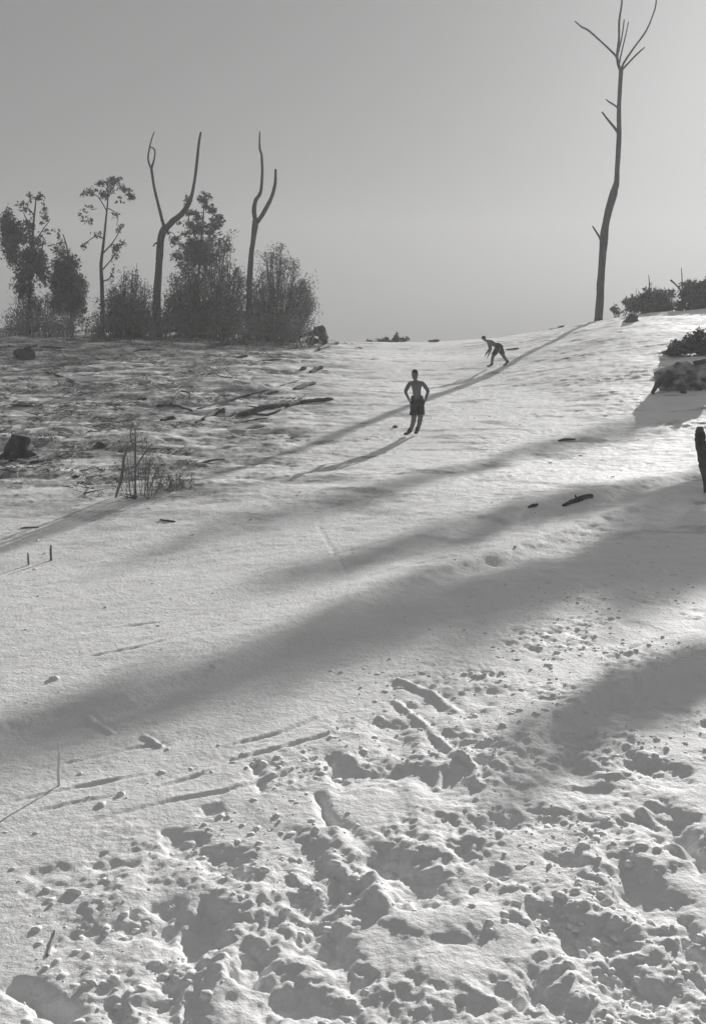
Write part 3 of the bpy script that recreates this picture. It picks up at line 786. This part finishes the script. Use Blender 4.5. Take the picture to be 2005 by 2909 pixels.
ds = G(395, 1405).y
thicket('twiggy_shrub', ds, 'sparse twiggy grey shrub on the lower left slope round the standing sticks', 395, 1408, 26,
        [(335, 1330), (352, 1240), (370, 1200), (392, 1190), (415, 1225), (435, 1270), (470, 1330)], .55, mat=M_leaf_pale, seed=221, leaf=.022, per=420, wid=2.2, scale=.3, stemmat=M_bark_pale)
thicket('twiggy_shrub', G(520, 1385).y, 'low grey shrub right of the taller twiggy one on the lower left slope', 500, 1392, 22,
        [(440, 1375), (470, 1350), (500, 1335), (530, 1345), (560, 1370)], .6, mat=M_leaf_pale, seed=222, leaf=.022, per=420, wid=2, scale=.25, stemmat=M_bark_pale)

def standing(name, label, pts, mat, cat='stick', seed=0, sides=8, sink=.15, extra=(), wob=.1):
    """pts: (u, v, width px) in the upright plane through its foot"""
    f = G(pts[0][0], pts[0][1])
    t = thing(name, f.copy(), label, cat)
    P = [at_depth(u, v, f.y) for u, v, w in pts]
    P[0].z = f.z - sink
    tube('stem', P, [pxm(w, f.y) / 2 for u, v, w in pts], mat, t, sides=sides, seed=seed, wob=wob, sub=5)
    for ex in extra:
        tube('branch', [at_depth(u, v, f.y + dd) for u, v, w, dd in ex], [pxm(w, f.y) / 2 for u, v, w, dd in ex], mat, t, sides=6, seed=seed + 3)
    return t
standing('leaning_post', 'thick dark leaning post at the right edge', [(2016, 1400, 24), (2002, 1320, 30), (1990, 1262, 32), (1986, 1230, 26), (1985, 1212, 10)], M_char, 'post', seed=31, sides=16, wob=.3)
standing('upright_stake', 'pale upright stake in the left foreground below the dark bank', [(170, 2232, 8), (167, 2190, 9), (169, 2150, 8), (167, 2110, 5)], M_drift, 'stake', seed=32)
standing('dead_stick', 'thin dead stick standing on the lower left slope, leaning right', [(322, 1415, 6), (345, 1360, 9), (352, 1310, 8), (362, 1270, 5)], M_bark_pale, seed=33)
standing('dead_stick', 'thin dead stick standing upright right of the leaning one', [(384, 1408, 5), (385, 1350, 6), (386, 1270, 5), (384, 1215, 4)], M_bark_pale, seed=34,
         extra=[[(386, 1290, 4, 0), (372, 1240, 4, .1), (378, 1200, 5, .1)], [(385, 1330, 4, 0), (410, 1290, 4, -.1), (432, 1262, 4, -.1)]])
standing('short_stick', 'short dark stick upright near the left edge below the rough slope', [(146, 1592, 6), (145, 1570, 7), (146, 1548, 4)], M_bark_pale, seed=35)
standing('short_stick', 'shortest stick at the far left below the rough slope', [(82, 1605, 5), (81, 1585, 6), (80, 1570, 3)], M_bark_pale, seed=36)

# lumpy dark stump with overhanging top at the right
def blob(name, centre, radii, mat, parent, seed, amp=.18, sub=4, flat=0):
    bm = bmesh.new(); bmesh.ops.create_icosphere(bm, subdivisions=sub, radius=1)
    cs = np.array([v.co[:] for v in bm.verts])
    n = perlin(cs[:, 0] * 1.6 + seed, cs[:, 1] * 1.6 + cs[:, 2] * 1.3, seed) + .5 * perlin(cs[:, 0] * 4 + seed, cs[:, 2] * 4 + cs[:, 1] * 3, seed + 1) + .25 * perlin(cs[:, 0] * 9, cs[:, 2] * 9 + cs[:, 1] * 7, seed + 2)
    for v, k in zip(bm.verts, n):
        c = v.co * (1 + amp * k)
        if flat and c.z < -flat: c.z = -flat + (c.z + flat) * .2
        v.co = Vector((centre[0] + c.x * radii[0], centre[1] + c.y * radii[1], centre[2] + c.z * radii[2]))
    me = bpy.data.meshes.new(name); bm.to_mesh(me); bm.free()
    me.polygons.foreach_set('use_smooth', [True] * len(me.polygons)); me.materials.append(mat)
    o = bpy.data.objects.new(name, me); COL.objects.link(o)
    if parent: o.parent = parent; o.location = -parent.location
    return o

M_stump = noisy('weathered_stump', .10, .45, 2.2, bump=.08, bscale=5, spread=(.42, .62))
def sunk_stump():
    f = G(1935, 1105); d = f.y
    t = thing('humped_stump', f.copy(), 'big dark humped stump sunk into the ground at the right edge', 'stump')
    c = at_depth(1958, 1080, d)
    blob('trunk', c, (pxm(84, d), .6, pxm(42, d)), M_stump, t, 5, amp=.42)
    for i, r in enumerate([[(1900, 1062, 30, -.4), (1880, 1078, 22, -.5), (1862, 1098, 14, -.5), (1850, 1118, 8, -.5)], [(1935, 1100, 22, -.6), (1942, 1120, 16, -.8), (1952, 1136, 12, -.9), (1966, 1150, 6, -1.0)],
                           [(1975, 1040, 26, 0), (1992, 1030, 16, 0), (2010, 1022, 8, 0)]]):
        tube('root', [at_depth(u, v, d + dd) for u, v, w, dd in r], [pxm(w, d) / 2 for u, v, w, dd in r], M_char, t, sides=10, wob=.25, seed=62 + i)
sunk_stump()
def edge_scrub():
    d = G(1940, 1008).y
    t = thing('edge_bush', G(1940, 1008), 'dark low bush at the right edge above the humped stump', 'bush')
    C = []; rr = random.Random(5)
    for cu, cv, ru, rv in [(1975, 965, 26, 34), (1935, 985, 36, 20), (1905, 998, 22, 10), (1995, 985, 30, 22), (1960, 990, 50, 16), (2030, 970, 40, 40)]:
        for j in range(22):
            p = at_depth(cu + rr.uniform(-.7, .7) * ru, cv + rr.uniform(-.7, .7) * rv, d)
            C.append((p.x, d + rr.uniform(-.5, .5), p.z, pxm(ru, d) * .45, .3, pxm(rv, d) * .45, 60))
    leaf_mesh('foliage', C, .06, M_leaf, t, seed=77)
edge_scrub()
def uprooted():
    f = G(900, 985); d = f.y
    t = thing('uprooted_stump', f.copy(), 'dark uprooted stump with knobbed top on the skyline right of the round bush', 'stump')
    blob('trunk', at_depth(906, 941, d), (pxm(20, d), .35, pxm(13, d)), M_char, t, 12, amp=.5)
    tube('root', [at_depth(u, v, d) for u, v in [(845, 957), (868, 951), (890, 946), (905, 942)]], [pxm(w, d) / 2 for w in (5, 9, 12, 14)], M_char, t, sides=10, wob=.3, seed=71)
    blob('root_plate', at_depth(886, 968, d - .2), (pxm(15, d), .3, pxm(12, d)), M_char, t, 15, amp=.5)
    blob('root_plate', at_depth(918, 962, d + .3), (pxm(12, d), .3, pxm(16, d)), M_char, t, 18, amp=.5)
    blob('pale_rock', at_depth(910, 970, d + .2), (pxm(9, d), .15, pxm(9, d)), M_drift, t, 9, sub=3)
uprooted()
def small_stump(u, v, w, h, label, seed, mat=M_char, name='stump', cat='stump'):
    f = G(u, v); d = f.y
    t = thing(name, f.copy(), label, cat)
    r = pxm(w, d) / 2; hh = pxm(h, d)
    tube('trunk', [f + Vector((0, 0, -.2)), f + Vector((0, 0, hh * .3)), f + Vector((r * .2, 0, hh * .7)), f + Vector((r * .3, 0, hh))], [r * 1.15, r, r * .85, r * .7], mat, t, sides=11, wob=.16, seed=seed)
    for k in range(4):
        a = k * 1.6 + seed
        tube('root', [f + Vector((math.cos(a) * r * .5, math.sin(a) * r * .5, hh * .25)), f + Vector((math.cos(a) * r * 1.2, math.sin(a) * r * 1.2, .04)), f + Vector((math.cos(a) * r * 1.9, math.sin(a) * r * 1.9, -.08))], [r * .4, r * .28, r * .1], mat, t, sides=6, seed=seed + k)
small_stump(55, 1300, 72, 62, 'big dark squat stump cut off by the left edge', 3)
small_stump(1792, 915, 30, 20, 'small dark stump on the right crest below the low scrub', 4)
small_stump(265, 972, 16, 22, 'low stump with a pale side at the foot of the slender tree', 5, mat=M_bark_pale)
small_stump(285, 1272, 26, 16, 'small dark stump on the left slope left of the standing sticks', 6)
small_stump(1122, 1165+50, 10, 6, 'tiny dark stump on the slope left of the standing man', 8)

# fallen trunks along the foot of the trees
def crest_log(label, pts, d, mat, seed):
    P = [at_depth(u, v, d) for u, v, w in pts]
    for p in P: p.z = max(p.z, zat(p.x, d) + .05)
    t = thing('fallen_log', P[0].copy(), label, 'log')
    tube('stem', P, [pxm(w, d) / 2 for u, v, w in pts], mat, t, sides=8, seed=seed, wob=.15)
crest_log('long dark fallen trunk lying along the foot of the forked trees', [(305, 938, 8), (380, 935, 10), (470, 940, 12), (560, 938, 8)], 58, M_char, 81)
crest_log('pale fallen trunk lying right of the low scrub at the foot of the thicket', [(560, 948, 6), (640, 945, 9), (720, 948, 8), (800, 952, 5)], 57.5, M_bark_pale, 82)

# ------------------------------------------------------------------ people
def skin_mesh(name, joints, edges, mat, parent, sub=2):
    """joints: list of (co, radius x, radius y); edges: pairs. The first joint is the root."""
    me = bpy.data.meshes.new(name)
    me.from_pydata([j[0] for j in joints], edges, [])
    o = bpy.data.objects.new(name, me); COL.objects.link(o)
    me.skin_vertices.new() if hasattr(me.skin_vertices, 'new') and not me.skin_vertices else None
    md = o.modifiers.new('skin', 'SKIN'); md.use_smooth_shade = True; md.branch_smoothing = .6
    sk = me.skin_vertices[0].data if me.skin_vertices else None
    if sk:
        for i, j in enumerate(joints):
            sk[i].radius = (j[1], j[2]); sk[i].use_root = (i == 0)
    ss = o.modifiers.new('sub', 'SUBSURF'); ss.levels = sub; ss.render_levels = sub
    dg = bpy.context.evaluated_depsgraph_get(); dg.update()
    me2 = bpy.data.meshes.new_from_object(o.evaluated_get(dg))
    me2.name = name
    o.modifiers.clear(); o.data = me2
    me2.materials.clear(); me2.materials.append(mat)
    if parent: o.parent = parent
    return o

def person(foot_uv, label, pose):
    f = G(*foot_uv)
    t = thing('person', f.copy(), label, 'person')
    t.rotation_euler = (0, 0, pose.get('rot', 0))
    J = pose['joints']; names = list(J.keys())
    idx = {n: i for i, n in enumerate(names)}
    joints = [(Vector(J[n][0]), J[n][1], J[n][2]) for n in names]
    edges = [(idx[a], idx[b]) for a, b in pose['edges']]
    skin_mesh('body', joints, edges, M_skin, t)
    return t

def hand(J, E, wrist, prefix, base, out, side, down=(0, 0, -1)):
    """palm and five bent digits as skinned chains rooted in the palm"""
    base = Vector(base); d = Vector(down).normalized(); s = Vector(side).normalized(); o = Vector(out).normalized()
    J[prefix + 'palm'] = (base + d * .045, .032, .018); E.append((wrist, prefix + 'palm'))
    for k, (off, ln) in enumerate([(-.026, .062), (-.009, .072), (.009, .068), (.026, .054)]):
        a = base + d * .085 + s * off; b = a + d * ln * .55 + o * .012; c = b + d * ln * .4 + o * .022
        J[f'{prefix}k{k}'] = (a, .010, .010); J[f'{prefix}m{k}'] = (b, .009, .009); J[f'{prefix}t{k}'] = (c, .007, .007)
        E += [(prefix + 'palm', f'{prefix}k{k}'), (f'{prefix}k{k}', f'{prefix}m{k}'), (f'{prefix}m{k}', f'{prefix}t{k}')]
    a = base + d * .045 - s * .042 + o * .012; b = a + d * .04 - s * .012 + o * .012
    J[prefix + 'th0'] = (a, .011, .011); J[prefix + 'th1'] = (b, .009, .009)
    E += [(prefix + 'palm', prefix + 'th0'), (prefix + 'th0', prefix + 'th1')]

def ellip(name, c, r, mat, parent, sub=3, amp=0, seed=0, cut=None, rot=None):
    bm = bmesh.new(); bmesh.ops.create_icosphere(bm, subdivisions=sub, radius=1)
    Rm = rot or Matrix.Identity(3)
    for v in bm.verts:
        q = Vector((v.co.x * r[0], v.co.y * r[1], v.co.z * r[2]))
        if cut is not None and q.z < cut: q.z = cut + (q.z - cut) * .15
        v.co = Vector(c) + Rm @ q
    me = bpy.data.meshes.new(name); bm.to_mesh(me); bm.free()
    me.polygons.foreach_set('use_smooth', [True] * len(me.polygons)); me.materials.append(mat)
    o = bpy.data.objects.new(name, me); COL.objects.link(o); o.parent = parent
    return o

def shorts_mesh(parent, rings_l, rings_r, waist):
    """baggy shorts: waist rings shared, then one tube per leg; rings = (centre, rx, ry)"""
    bm = bmesh.new(); N = 16
    def loft(rings):
        prev = None
        for c, rx, ry in rings:
            ring = []
            for k in range(N):
                a = 2 * math.pi * k / N
                w = 1 + .05 * math.sin(3 * a + c[2] * 30)
                ring.append(bm.verts.new((c[0] + math.cos(a) * rx * w, c[1] + math.sin(a) * ry * w, c[2])))
            if prev:
                for k in range(N):
                    bm.faces.new((prev[k], prev[(k + 1) % N], ring[(k + 1) % N], ring[k]))
            prev = ring
    loft(waist); loft(rings_l); loft(rings_r)
    me = bpy.data.meshes.new('shorts'); bm.to_mesh(me); bm.free()
    me.polygons.foreach_set('use_smooth', [True] * len(me.polygons)); me.materials.append(M_shorts)
    o = bpy.data.objects.new('shorts', me); COL.objects.link(o); o.parent = parent
    s = o.modifiers.new('cloth', 'SOLIDIFY'); s.thickness = .008
    return o

def boot(parent, ankle, dirv):
    a = Vector(ankle); d = Vector(dirv).normalized()
    js = [(a + Vector((0, 0, .14)), .066, .068), (a + Vector((0, 0, .02)), .066, .064), (a - d * .045 + Vector((0, 0, -.045)), .054, .048), (a + d * .10 + Vector((0, 0, -.045)), .060, .046), (a + d * .21 + Vector((0, 0, -.052)), .046, .034)]
    return skin_mesh('boot', js, [(0, 1), (1, 2), (1, 3), (3, 4)], M_boot, parent)

# the standing man: walking down towards the camera, elbows a little out, one foot leading
def man_standing():
    J = {}; E = []
    def add(n, co, rx, ry=None, to=None):
        J[n] = (co, rx, ry or rx)
        if to: E.append((to, n))
    # x right of picture, y away from camera, z up
    add('pelvis', (.06, 0, .93), .135, .105)
    add('waist', (.05, 0, 1.08), .175, .13, 'pelvis')
    add('chest', (.04, -.01, 1.25), .225, .15, 'waist')
    add('upper', (.035, -.01, 1.38), .215, .13, 'chest')
    add('neck', (.0, -.015, 1.50), .066, .066, 'upper')
    add('jaw', (-.015, -.035, 1.57), .075, .082, 'neck')
    add('head', (-.015, -.025, 1.65), .094, .105, 'jaw')
    add('top', (-.015, -.015, 1.715), .08, .09, 'head')
    add('sh_l', (-.14, 0, 1.42), 0.077, 0.075, 'upper'); add('el_l', (-.265, .06, 1.18), 0.054, 0.053, 'sh_l'); add('wr_l', (-.175, -.12, .98), 0.035, 0.033, 'el_l')
    add('sh_r', (.205, 0, 1.41), 0.077, 0.075, 'upper'); add('el_r', (.355, .07, 1.19), 0.054, 0.053, 'sh_r'); add('wr_r', (.27, -.11, .97), 0.035, 0.033, 'el_r')
    hand(J, E, 'wr_l', 'hl', (-.165, -.13, .965), (0.2, -1, 0), (0, 1, 0), (.25, -.15, -1))
    hand(J, E, 'wr_r', 'hr', (.262, -.12, .955), (-0.2, -1, 0), (0, 1, 0), (-.25, -.15, -1))
    add('hip_l', (-.02, 0, .86), 0.115, 0.119, 'pelvis'); add('kn_l', (-.03, -.06, .50), 0.075, 0.077, 'hip_l'); add('ca_l', (-.05, -.03, .34), 0.070, 0.073, 'kn_l'); add('an_l', (-.13, -.04, .10), 0.045, 0.048, 'ca_l')
    add('hip_r', (.15, 0, .86), 0.115, 0.119, 'pelvis'); add('kn_r', (.15, .04, .50), 0.075, 0.077, 'hip_r'); add('ca_r', (.13, .10, .34), 0.070, 0.073, 'kn_r'); add('an_r', (.08, .14, .12), 0.045, 0.048, 'ca_r')
    t = person((1178, 1237), 'standing man in dark baggy shorts and boots, bare chested, elbows held out', {'joints': J, 'edges': E})
    shorts_mesh(t, [((-.02, 0, .90), .10, .12), ((-.03, -.02, .78), .095, .115), ((-.035, -.04, .66), .10, .11), ((-.04, -.05, .55), .112, .12)],
                [((.14, 0, .90), .10, .12), ((.15, .01, .78), .095, .115), ((.155, .02, .66), .095, .11), ((.155, .03, .56), .108, .12)],
                [((.05, 0, 1.07), .145, .115), ((.055, 0, 1.0), .165, .13), ((.06, 0, .90), .185, .14), ((.06, 0, .82), .17, .13)])
    boot(t, (-.13, -.04, .10), (-.8, -.6, 0)); boot(t, (.08, .14, .12), (-.35, -.9, 0))
    ellip('hair', (-.015, .0, 1.70), (.086, .10, .078), M_hair, t, cut=-.035)
    ellip('nose', (-.017, -.118, 1.635), (.012, .016, .022), M_skin, t, sub=2)
    for s in (-1, 1):
        ellip('ear', (-.015 + s * .080, -.02, 1.64), (.010, .020, .030), M_skin, t, sub=2)
        ellip('eye', (-.015 + s * .030, -.100, 1.665), (.013, .010, .007), M_hair, t, sub=2)
    ellip('mouth', (-.016, -.106, 1.588), (.024, .008, .005), M_hair, t, sub=2)
man_standing()

# the bending man, further up, seen from the side facing left, one leg trailing
def man_bending():
    J = {}; E = []
    def add(n, co, rx, ry=None, to=None):
        J[n] = (co, rx, ry or rx)
        if to: E.append((to, n))
    add('pelvis', (.34, 0, .84), .14, .13)
    add('waist', (.20, 0, .93), .15, .14, 'pelvis')
    add('chest', (.02, 0, 1.03), .165, .16, 'waist')
    add('upper', (-.10, 0, 1.08), .15, .16, 'chest')
    add('neck', (-.20, 0, 1.11), .053, .055, 'upper')
    add('jaw', (-.27, 0, 1.15), .065, .06, 'neck')
    add('head', (-.31, 0, 1.20), .10, .09, 'jaw')
    add('top', (-.325, 0, 1.25), .066, .062, 'head')
    add('sh_l', (-.09, -.17, 1.03), 0.075, 0.075, 'upper'); add('el_l', (-.03, -.22, .76), 0.054, 0.053, 'sh_l'); add('wr_l', (-.12, -.2, .53), 0.035, 0.033, 'el_l')
    add('sh_r', (-.09, .17, 1.03), 0.075, 0.075, 'upper'); add('el_r', (-.02, .22, .78), 0.054, 0.053, 'sh_r'); add('wr_r', (-.17, .18, .58), 0.035, 0.033, 'el_r')
    hand(J, E, 'wr_l', 'hl', (-.13, -.2, .515), (-1, 0, 0), (0, 1, 0), (-.35, 0, -1))
    hand(J, E, 'wr_r', 'hr', (-.18, .18, .565), (-1, 0, 0), (0, 1, 0), (-.35, 0, -1))
    add('hip_l', (.30, -.09, .76), 0.122, 0.122, 'pelvis'); add('kn_l', (.06, -.11, .46), 0.077, 0.077, 'hip_l'); add('ca_l', (.05, -.11, .32), 0.070, 0.070, 'kn_l'); add('an_l', (.03, -.11, .10), 0.046, 0.046, 'ca_l')
    add('hip_r', (.38, .09, .76), 0.122, 0.122, 'pelvis'); add('kn_r', (.52, .11, .50), 0.077, 0.077, 'hip_r'); add('ca_r', (.61, .11, .38), 0.069, 0.070, 'kn_r'); add('an_r', (.72, .11, .20), 0.046, 0.046, 'ca_r')
    t = person((1393, 1046), 'man bending forward on the upper slope with one leg trailing behind', {'joints': J, 'edges': E})
    def rings(a, b, r0, r1, n=4):
        a = Vector(a); b = Vector(b)
        return [((a.lerp(b, k / (n - 1))), r0 + (r1 - r0) * k / (n - 1), r0 + (r1 - r0) * k / (n - 1)) for k in range(n)]
    shorts_mesh(t, rings((.28, -.09, .82), (.12, -.10, .54), .13, .115), rings((.38, .09, .82), (.49, .10, .56), .13, .11),
                [((.22, 0, 1.02), .10, .13), ((.27, 0, .96), .15, .165), ((.33, 0, .88), .17, .185), ((.33, 0, .76), .15, .17)])
    boot(t, (.03, -.11, .10), (-1, 0, 0)); boot(t, (.72, .11, .20), (-.9, 0, -.35))
    ellip('hair', (-.312, 0, 1.235), (.092, .085, .075), M_hair, t, cut=-.03)
    ellip('nose', (-.405, 0, 1.175), (.018, .012, .018), M_skin, t, sub=2)
    for s in (-1, 1):
        ellip('ear', (-.29, s * .078, 1.18), (.02, .01, .028), M_skin, t, sub=2)
        ellip('eye', (-.388, s * .03, 1.205), (.008, .012, .007), M_hair, t, sub=2)
    ellip('mouth', (-.37, 0, 1.125), (.008, .022, .005), M_hair, t, sub=2)
man_bending()

# ------------------------------------------------------------------ loose clods over the ground, nobody could count them
def clods():
    g = np.random.default_rng(5)
    ico = []
    for s in range(5):
        bm = bmesh.new(); bmesh.ops.create_icosphere(bm, subdivisions=1, radius=1)
        c = np.array([v.co[:] for v in bm.verts]); f = np.array([[v.index for v in fc.verts] for fc in bm.faces]); bm.free()
        c = c * (1 + g.uniform(-.38, .30, (len(c), 1))) + g.uniform(-.12, .12, c.shape); ico.append((c, f))
    V = []; F = []; off = 0
    N = 15000
    yy = 5.0 + (g.uniform(0, 1, N) ** 1.5) * 30
    xx = g.uniform(-1, 1, N) * (.36 * yy + .8)
    dens = perlin(xx * .8, yy * .8, 81)
    keep = (dens > -.05 + .5 * (g.uniform(0, 1, N) - .5))
    a, b = ab(xx, yy)
    s1 = np.interp(a, BANKS[0][0][0], BANKS[0][0][1]) - b
    fore = sstep(.8, 2.6, s1)
    keep &= g.uniform(0, 1, N) < (.05 + .88 * fore * (.25 + .75 * sstep(-3, .6, xx)))
    xx = xx[keep]; yy = yy[keep]
    zz = zfull(xx, yy)
    for x, y, z in zip(xx, yy, zz):
        c, f = ico[g.integers(5)]
        r = .010 + .035 * g.uniform() ** 3
        th = g.uniform(0, 6.28); co, si = math.cos(th), math.sin(th)
        q = c * np.array([r * g.uniform(.8, 1.5), r * g.uniform(.7, 1.2), r * g.uniform(.5, .9)])
        q = np.stack([q[:, 0] * co - q[:, 1] * si + x, q[:, 0] * si + q[:, 1] * co + y, q[:, 2] + z - r * .05], axis=1)
        V.append(q); F.append(f + off); off += len(q)
    V = np.concatenate(V); F = np.concatenate(F).astype(np.int32)
    me = bpy.data.meshes.new('clods')
    me.vertices.add(len(V)); me.vertices.foreach_set('co', V.ravel())
    me.loops.add(F.size); me.loops.foreach_set('vertex_index', F.ravel())
    me.polygons.add(len(F)); me.polygons.foreach_set('loop_start', np.arange(0, F.size, 3, dtype=np.int32))
    me.update(calc_edges=True)
    me.materials.append(noisy('clod_soil', .86, .92, 4, bump=.008, bscale=40))
    o = bpy.data.objects.new('clods', me); COL.objects.link(o)
    tag(o, 'small pale clods strewn over the foreground', 'clods', kind='stuff')
clods()

# dead grass and twigs over the left part of the slope
def litter():
    g = np.random.default_rng(6)
    N = 42000
    yy = 21 + g.uniform(0, 1, N) ** .8 * 44
    xx = -.36 * yy + g.uniform(0, 1, N) * (.36 * yy + 1)
    d = fbm(xx * .5, yy * .5, 91, 2)
    keep = d > .05 + .9 * sstep(-7, 1, xx) * (1 - .5 * sstep(45, 60, yy))
    xx = xx[keep]; yy = yy[keep]; n = len(xx)
    zz = zfull(xx, yy)
    big = g.uniform(0, 1, n) ** 6
    L = g.uniform(.05, .2, n) + .5 * big; W = g.uniform(.004, .012, n) + .018 * big
    a = g.uniform(0, 2 * np.pi, n); el = g.uniform(-.1, .9, n) * (1 - .8 * big)
    dx = np.cos(a) * np.cos(el); dy = np.sin(a) * np.cos(el); dz = np.sin(el)
    B = np.stack([xx, yy, zz - .01], 1); D = np.stack([dx, dy, dz], 1) * L[:, None]
    S = np.stack([-np.sin(a), np.cos(a), np.zeros(n)], 1) * W[:, None]
    U = np.array([0, 0, 1.0])[None, :] * W[:, None]
    V = np.stack([B - S, B + S, B + U * 1.5, B + D], axis=1).reshape(-1, 3)
    base = np.arange(n)[:, None] * 4
    F = np.concatenate([base + np.array([0, 1, 3]), base + np.array([1, 2, 3]), base + np.array([2, 0, 3])]).astype(np.int32)
    me = bpy.data.meshes.new('litter')
    me.vertices.add(len(V)); me.vertices.foreach_set('co', V.ravel())
    me.loops.add(F.size); me.loops.foreach_set('vertex_index', F.ravel())
    me.polygons.add(len(F)); me.polygons.foreach_set('loop_start', np.arange(0, F.size, 3, dtype=np.int32))
    me.update(calc_edges=True)
    me.materials.append(noisy('dead_grass', .10, .26, 1.5))
    o = bpy.data.objects.new('litter', me); COL.objects.link(o)
    tag(o, 'dead grass and twigs strewn over the left slope', 'litter', kind='stuff')
litter()

# ------------------------------------------------------------------ thin air haze
def side_thicket(x, y, h, label, seed):
    t = thing('thicket', (x, y, zat(x, y)), label, 'bush')
    C = []; parts = []; rr = random.Random(seed)
    for k in range(60):
        a = rr.uniform(0, 6.28); q = rr.uniform(0, 1.1)
        px, py = x + q * math.cos(a), y + 1.3 * q * math.sin(a)
        g0 = Vector((px, py, zat(px, py) - .1)); hh = h * rr.uniform(.5, 1.0)
        tp = g0 + Vector((rr.uniform(-.4, .4), rr.uniform(-.4, .4), hh))
        parts.append(tube_data([g0, (g0 + tp) / 2 + Vector((.08, 0, 0)), tp], [.03, .02, .008], 4, .1, k, 2))
        for j in range(4):
            f = rr.uniform(.25, 1.0); p = g0.lerp(tp, f)
            C.append((p.x, p.y, p.z, .22, .22, .2, 40))
    V, F = merge(parts)
    link_mesh('stems', V, F, M_bark, t, smooth=False)['kind'] = 'stuff'
    leaf_mesh('foliage', C, .05, M_leaf, t, seed=seed)

def shade_point(u, v, Y):
    """where the sun ray that reaches the ground at (u, v) passes the distance Y"""
    p = G(u, v, False); t = (Y - p.y) / SUNV.y
    return p + SUNV * t
def tall_tree(base, label, boughs, seed):
    bx, by = base
    t = thing('tall_tree', (bx, by, zat(bx, by)), label, 'tree')
    g0 = Vector((bx, by, zat(bx, by) - .3)); C = []
    ends = []
    for pts, Y in boughs:
        P = [shade_point(u, v, Y) for u, v, r in pts]; ends.append(P[-1])
    top = max(ends, key=lambda p: p.z)
    fork = Vector((top.x + 1.0, by, top.z - 3.0))
    tube('trunk', [g0, g0.lerp(fork, .3) + Vector((.5, 0, 0)), g0.lerp(fork, .65) + Vector((.3, 0, 0)), fork], [.75, .6, .5, .4], M_bark, t, sides=12, seed=seed)
    for i, (pts, Y) in enumerate(boughs):
        P = [shade_point(u, v, Y) for u, v, r in pts]
        Rr = [max(.03, min(.20, r * .8)) for u, v, r in pts]
        tube('bough', P + [fork.lerp(P[-1], .4), fork], Rr + [.2, .28], M_bark, t, sides=8, seed=seed + i, wob=.12)
        rr = random.Random(seed + i)
        for k in range(len(P) - 1):
            r0, r1 = pts[k][2], pts[k + 1][2]
            n = max(2, int((P[k + 1] - P[k]).length / (.55 * max(.12, (r0 + r1) / 2))))
            for j in range(n):
                f = j / n; c = P[k].lerp(P[k + 1], f); r = r0 + (r1 - r0) * f
                r *= rr.uniform(.75, 1.15)
                c = c + Vector((rr.uniform(-.2, .2), rr.uniform(-.5, .5), rr.uniform(-.15, .15) * r))
                C.append((c.x, c.y, c.z, r * 1.1, r, r, int(70 + 1300 * r * r)))
    leaf_mesh('crown', C, .08, M_leaf, t, seed=seed)
tall_tree((39, 76), 'very tall leaning tree with long drooping boughs beyond the right edge', [
    ([(-200, 2165, .10), (15, 2095, .14), (200, 2045, .15), (350, 2003, .17), (600, 1945, .22), (800, 1880, .34), (1000, 1800, .56), (1200, 1745, .62), (1400, 1685, .70), (1600, 1640, .80), (1800, 1590, .88), (1960, 1560, .95), (2150, 1520, 1.15), (2400, 1450, 1.0)], 76),
    ([(720, 1665, .05), (850, 1635, .09), (1000, 1600, .12), (1200, 1548, .15), (1450, 1482, .16), (1700, 1425, .2), (1960, 1375, .26), (2300, 1300, .3)], 77)], 501)
tall_tree((40, 100), 'very tall thin tree beyond the right edge, farther off than the leaning one', [
    ([(350, 1590, .05), (700, 1490, .08), (1000, 1420, .09), (1300, 1340, .10), (1500, 1275, .10), (1960, 1150, .12), (2400, 1050, .12)], 98)], 521)
tall_tree((23, 46), 'tall spreading tree beyond the right edge, nearest of the tall ones', [
    ([(1430, 2190, .04), (1475, 2120, .07), (1560, 2055, .08), (1700, 1995, .13), (1850, 1950, .15), (2000, 1895, .17), (2250, 1840, .2)], 45)], 541)

def haze():
    bm = bmesh.new(); bmesh.ops.create_cube(bm, size=1)
    for v in bm.verts:
        v.co = Vector((v.co.x * 820, 95 + v.co.y * 340, -75 if v.co.z < 0 else 31))
    me = bpy.data.meshes.new('haze'); bm.to_mesh(me); bm.free()
    o = bpy.data.objects.new('haze', me); COL.objects.link(o)
    m = bpy.data.materials.new('haze_air'); m.use_nodes = True; n = m.node_tree; n.nodes.clear()
    v = n.nodes.new('ShaderNodeVolumePrincipled'); v.inputs['Color'].default_value = (.9, .9, .9, 1); v.inputs['Density'].default_value = HAZE
    v.inputs['Anisotropy'].default_value = .3
    out = n.nodes.new('ShaderNodeOutputMaterial'); n.links.new(v.outputs[0], out.inputs['Volume'])
    me.materials.append(m)
    o['kind'] = 'stuff'; o['label'] = 'thin pale haze filling the air over the slope'
HAZE = 0.0014
if HAZE > 0:
    haze()
